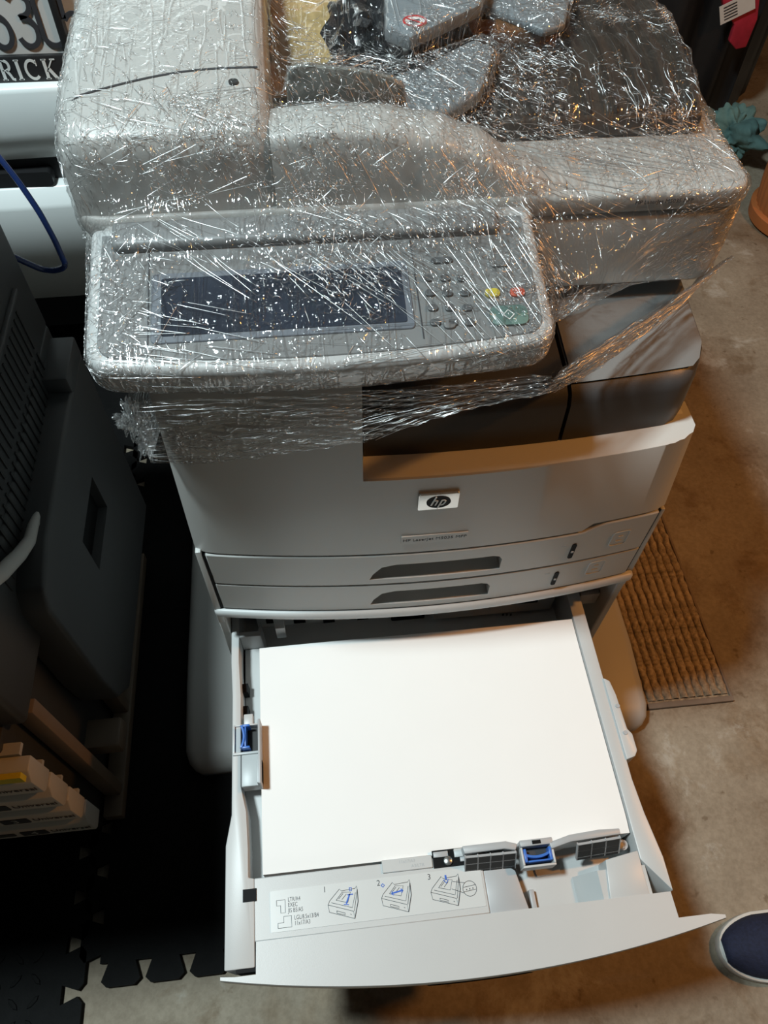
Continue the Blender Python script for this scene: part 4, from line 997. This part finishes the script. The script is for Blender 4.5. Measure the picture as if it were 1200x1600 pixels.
MB().box(-1.55, -0.07, CY+0.25, CY+1.2, 0.24, 1.2).build('body_side', CWH, car, bevel=0.03, seg=3)
q = P(60, 283, y=CY+0.03); MB().prism_y(rrect(q.x-0.12, q.x+0.03, z4, z3-0.018, 0.008), CY+0.016, CY+0.040).build('strip_recess_dark', CBK, car)  # black block painted in for the dark recess of the strip
for xw in (-1.35, -0.27): 
    mb = MB(); ring = []
    for y_ in (0,):
        for x_, r_ in ((-0.09, 0.24), (-0.085, 0.29), (-0.05, 0.31), (0.05, 0.31), (0.085, 0.29), (0.09, 0.24)):
            ring.append([(xw+x_, CY+0.75+r_*math.cos(a*math.pi/14), 0.31+r_*math.sin(a*math.pi/14)) for a in range(28)])
    mb.loft(ring); mb.build('wheel', CBK, car, smooth=40)
# licence plate with its frame
PLY = CY+0.030
plate = tag(empty('license_plate', (-0.62, PLY, 0.8), 'white license plate in a black frame on the white car', 'license plate'), 'white license plate in a black frame on the white car', 'license plate')
fb0, fb1 = zc(143, PLY), zc(84, PLY)
xr = P(122, 110, y=PLY).x
xl = xr-0.315
MB().box(xl, xr, PLY-0.006, PLY+0.014, fb0, fb1).build('plate_frame', CBK, plate, bevel=0.003)
MB().box(xl, xl+0.012, PLY-0.006, PLY+0.014, fb1, fb1+0.15).build('plate_frame', CBK, plate, bevel=0.003); MB().box(xr-0.012, xr, PLY-0.006, PLY+0.014, fb1, fb1+0.15).build('plate_frame', CBK, plate, bevel=0.003)
MB().box(xl, xr, PLY-0.006, PLY+0.014, fb1+0.13, fb1+0.16).build('plate_frame', CBK, plate, bevel=0.003)
MB().box(xl+0.005, xr-0.005, PLY, PLY+0.013, fb0+0.01, fb1+0.15).build('plate_sheet', mat('plate_white', (0.50, 0.50, 0.49), 0.4, noise_amt=0.03, nscale=20), plate, smooth=0)
MPl = frame((0, PLY-0.0004, 0), (1, 0, 0), (0, 0, 1))
def arc(cx, cy, r0, r1, a0, a1, n=14): return [(cx+r0*math.cos(math.radians(a0+(a1-a0)*i/n)), cy+r1*math.sin(math.radians(a0+(a1-a0)*i/n))) for i in range(n+1)]
def digit(ch, cx, zb, wd, h):
    r = wd/2
    if ch == '0': L = [arc(0, r, r, r, 180, 360)+arc(0, h-r, r, r, 0, 180)+[(-r, r)]]
    elif ch == '3': L = [arc(0, h*0.27, r, h*0.27, 205, 360)+arc(-r*0.1, h*0.27, r*1.1, h*0.27, 0, 90)+[(-r*0.3, h*0.54)], [(-r*0.3, h*0.54)]+arc(-r*0.1, h*0.78, r*1.05, h*0.22, -90, 150)]
    elif ch == '5': L = [arc(0, h*0.29, r, h*0.30, 205, 360)+arc(0, h*0.29, r, h*0.30, 0, 140)+[(-r*0.9, h*0.50), (-r*0.8, h), (r*0.9, h)]]
    mb = MB()
    for p in L: mb.ribbon([(cx+a, zb+b) for a, b in p], wd*0.24, 0, 0.0022, MPl)
    mb.build('plate_digit', INK, plate, smooth=0)
zb = zc(76, PLY)+0.004
pit = (P(122, 50, y=PLY).x-P(40, 50, y=PLY).x)/2
for ch, u in (('5', 5), ('3', 47), ('0', 86), ('5', 124)):
    digit(ch, P(u, 60, y=PLY).x, zb, 0.030, 0.073)
# name on the frame in serif capitals
FW = mat('frame_letter_white', (0.6, 0.6, 0.58), 0.5, noise_amt=0.03)
MF = frame((0, PLY-0.0062, 0), (1, 0, 0), (0, 0, 1))
zl = zc(124, PLY-0.006); hl = zc(93, PLY-0.006)-zl
def serif(ch, cx):
    h = hl; w_ = h*0.62; mb = MB(); tk, tn = h*0.17, h*0.06
    def R_(pts, w2): mb.ribbon([(cx+a*w_, zl+b*h) for a, b in pts], w2, 0, 0.0008, MF)
    def ser(a, b): R_([(a-0.22, b), (a+0.22, b)], tn)
    if ch == 'I': R_([(0, 0), (0, 1)], tk); ser(0, 0.02); ser(0, 0.98)
    if ch == 'R':
        R_([(-0.3, 0), (-0.3, 1)], tk); ser(-0.3, 0.02); ser(-0.3, 0.98); R_([(-0.3, 0.97), (0.05, 0.97)], tn); R_([(-0.3, 0.5), (0.05, 0.5)], tn)
        R_([(a*0.30+0.05, 0.735+b*0.235) for a, b in arc(0, 0, 1, 1, -90, 90, 8)], tk*0.8); R_([(0.0, 0.5), (0.2, 0.3), (0.35, 0.05), (0.55, 0.02)], tk*0.8)
    if ch == 'C': R_([(a*0.55, 0.5+b*0.47) for a, b in arc(0, 0, 1, 1, 45, 315, 14)], tk*0.8); R_([(0.42, 0.98), (0.42, 0.68)], tn); 
    if ch == 'K':
        R_([(-0.32, 0), (-0.32, 1)], tk); ser(-0.32, 0.02); ser(-0.32, 0.98); R_([(-0.25, 0.38), (0.38, 0.97)], tn*1.2); R_([(-0.1, 0.55), (0.42, 0.02)], tk); ser(0.42, 0.98); ser(0.46, 0.02)
    mb.build('frame_letter', FW, plate, smooth=0)
for ch, u in (('R', 9), ('I', 29), ('C', 51), ('K', 78)): serif(ch, P(u, 108, y=PLY-0.006).x)

# ------------------------------------------------------------------ blue cable hanging beside the dark printer
cab = [(-0.62, 0.80, 0.93)]+[tuple(P(u, v, y=y_)) for u, v, y_ in ((-30, 215, 0.84), (0, 247, 0.83), (30, 285, 0.82), (62, 332, 0.81), (86, 376, 0.80), (97, 402, 0.795), (102, 412, 0.79), (99, 419, 0.79), (85, 423, 0.79), (65, 421, 0.79), (40, 410, 0.78), (0, 391, 0.77), (-40, 375, 0.765))]+[(-0.66, 0.757, 0.80)]
cab2 = []
for i in range(len(cab)-1):
    for k in range(5): cab2.append(Vector(cab[i]).lerp(Vector(cab[i+1]), k/5))
cab2.append(Vector(cab[-1]))
for _ in range(3): cab2 = [cab2[0]]+[(cab2[i-1]+cab2[i]*2+cab2[i+1])/4 for i in range(1, len(cab2)-1)]+[cab2[-1]]
tag(MB().tube(cab2, 0.0042, 10).build('blue_cable', mat('cable_blue', (0.014, 0.030, 0.11), 0.22, noise_amt=0.05)), 'dark blue cable looping in front of the white car bumper', 'cable')

# ------------------------------------------------------------------ ribbed mat at the right
RIB = mat('mat_brown', (0.36, 0.28, 0.19), 0.95, noise_amt=0.45, nscale=130, bump=0.8, bscale=300)
rmat = empty('ribbed_mat', (0.555, 0.66, 0), 'brown ribbed doormat on the concrete right of the printer', 'doormat')
mx0, mx1, my0, my1 = 0.470, 0.640, 0.288, 1.05
MB().box(mx0, mx1, my0, my1, 0.0, 0.005).build('mat_backing', RIB, rmat, smooth=0)
nr = 10
for k in range(nr):
    cx = mx0+0.012+(mx1-mx0-0.024)*k/(nr-1)
    def rib(u, v, cx=cx, k=k):
        y = my0+0.010+(my1-my0-0.02)*v; wob = 0.0020*noise.noise(Vector((k*3.3, y*45, 0))); a = math.pi*u
        r = 0.0078*(1+0.35*noise.noise(Vector((k*7.1, y*75, u*2))))
        return (cx+wob-r*math.cos(a), y, 0.004+r*0.95*math.sin(a)+0.0012*noise.noise(Vector((k, y*160, u*5))))
    MB().grid(rib, 6, 170).build('mat_rib', RIB, rmat, smooth=180)
MB().box(mx0, mx1, my0-0.005, my0+0.006, 0.0, 0.009).build('mat_border', mat('mat_border', (0.22, 0.17, 0.13), 0.8, noise_amt=0.1), rmat, bevel=0.002)
MB().box(mx1-0.004, mx1+0.002, my0-0.005, my1, 0.0, 0.009).build('mat_border', mat('mat_border', (0.22, 0.17, 0.13)), rmat, bevel=0.002)

# ------------------------------------------------------------------ shoe at the lower right
sh_ = empty('shoe', (0.60, -0.125, 0), 'navy fabric slip-on shoe with white sole at the lower right edge', 'shoe')
t0 = P(1117, 1470, z=0.012); SX = t0.x; SYc = P(1150, 1484, z=0.02).y
def shoe_w(s): return 0.047*min(1, (1-(1-min(1, s/0.30))**2)**0.5+0.02)*(1-0.22*max(0, min(1, (s-0.40)/0.35)))*(1 if s < 0.9 else (1-((s-0.9)/0.1)**2*0.5))
so = MB(); rings = []
for i in range(25):
    s = (i/24)**1.3; x = SX+0.285*s; w2 = max(0.006, shoe_w(s)+0.003)
    rings.append([(x, SYc-w2, 0.001), (x, SYc+w2, 0.001), (x, SYc+w2, 0.022), (x, SYc-w2, 0.022)])
so.loft(rings); so.build('sole', mat('sole_white', (0.62, 0.61, 0.57), 0.6, noise_amt=0.08), sh_, bevel=0.002)
up = MB(); rings = []
for i in range(25):
    s = 0.02+0.97*(i/24)**1.2; x = SX+0.285*s; w2 = max(0.004, shoe_w(s)-0.001); h = 0.022+0.045*min(1, s/0.25)**0.6+0.03*max(0, min(1, (s-0.3)/0.4))
    rings.append([(x, SYc+w2*math.cos(a*math.pi/12), 0.015+(h-0.015)*math.sin(a*math.pi/12)**0.8 if 0 < a < 12 else 0.015) for a in range(13)])
up.loft(rings); up.build('upper', mat('navy_canvas', (0.012, 0.016, 0.042), 0.85, noise_amt=0.25, nscale=200, bump=0.3, bscale=500), sh_, smooth=60)
mb = MB(); mb.tube([(SX+0.17+0.06*math.cos(a*math.pi/12), SYc+0.030*math.sin(a*math.pi/12), 0.096) for a in range(25)], 0.004, 8); mb.build('collar', mat('navy_canvas', (0.012, 0.016, 0.042)), sh_)

# ------------------------------------------------------------------ things at the back right
TER = mat('terracotta', (0.42, 0.13, 0.035), 0.6, noise_amt=0.1, nscale=14)
pc = (1.425, 1.77, 0)
pot = empty('ribbed_planter', pc, 'terracotta-coloured fluted planter standing on a saucer', 'planter')
MB().lathe([(0.135, 0), (0.150, 0.01), (0.155, 0.045), (0.148, 0.05)], pc, 48).build('saucer', TER, pot)
MB().lathe([(0.140, 0.05), (0.150, 0.12), (0.165, 0.30), (0.172, 0.33), (0.160, 0.33), (0.15, 0.28), (0.02, 0.27)], pc, 144, rfun=lambda a: 1+0.012*math.cos(a*36)).build('pot', TER, pot, smooth=60)
TEAL = mat('teal_cloth', (0.10, 0.19, 0.18), 0.9, noise_amt=0.2, nscale=30, bump=0.4, bscale=120)
c = P(1152, 315, z=0.05)
tag(blob('c', (1.315, 2.14, 0.095), (0.10, 0.13, 0.10), TEAL, 11, 0.75, 5, 1.15).build('teal_cloth', TEAL), 'crumpled teal cloth on the floor next to the planter', 'cloth')
BGM = mat('black_fabric', (0.006, 0.006, 0.007), 0.45, noise_amt=0.2, nscale=20, bump=0.3, bscale=30)
gb = empty('black_garment_bag', (1.22, 2.55, 0), 'tall black bag with vertical folds at the back right', 'bag')
rings = []
for z in (0.0, 0.02, 0.2, 0.5, 0.8, 1.1, 1.3, 1.36):
    k = 0.96 if z in (0.0, 1.36) else 1.0
    rings.append([(1.14+k*0.40*math.cos(a*math.pi/48)*(1+0.05*math.sin(a*1.3+z)), 2.58+k*0.22*math.sin(a*math.pi/48)*(1+0.12*math.sin(a*0.9)), z) for a in range(96)])
MB().loft(rings).build('bag_body', BGM, gb, smooth=60)
pts = [P(u, v, y=2.30) for u, v in ((1128, -20), (1190, -20), (1184, 30), (1166, 74), (1150, 78), (1140, 66), (1148, 40), (1130, 10))]
rs = MB(); rs.loft([pts, [q+Vector((0, 0.02, 0)) for q in pts]]); tag(rs.build('red_strap', mat('red_fabric', (0.33, 0.012, 0.03), 0.7, noise_amt=0.2, nscale=30), bevel=0.004), 'red fabric piece hanging on the tall black bag', 'fabric')
MT = frame(P(1152, 12, y=2.29), P(1176, 4, y=2.29)-P(1132, 16, y=2.29)+Vector((0, 0, 0.02)), (0, 0, 1))
tg = MB().box(-0.052, 0.052, -0.028, 0.028, -0.001, 0.001, MT).build('white_tag', mat('tag_white', (0.55, 0.53, 0.50), 0.7, noise_amt=0.04)); tag(tg, 'white printed tag hanging on the red fabric', 'tag')
mb = MB(); 
for k in range(5): mb.box(-0.04, 0.0, -0.020+k*0.009, -0.016+k*0.009, 0.001, 0.0015, MT)
mb.build('tag_print', INK, tg, smooth=0)
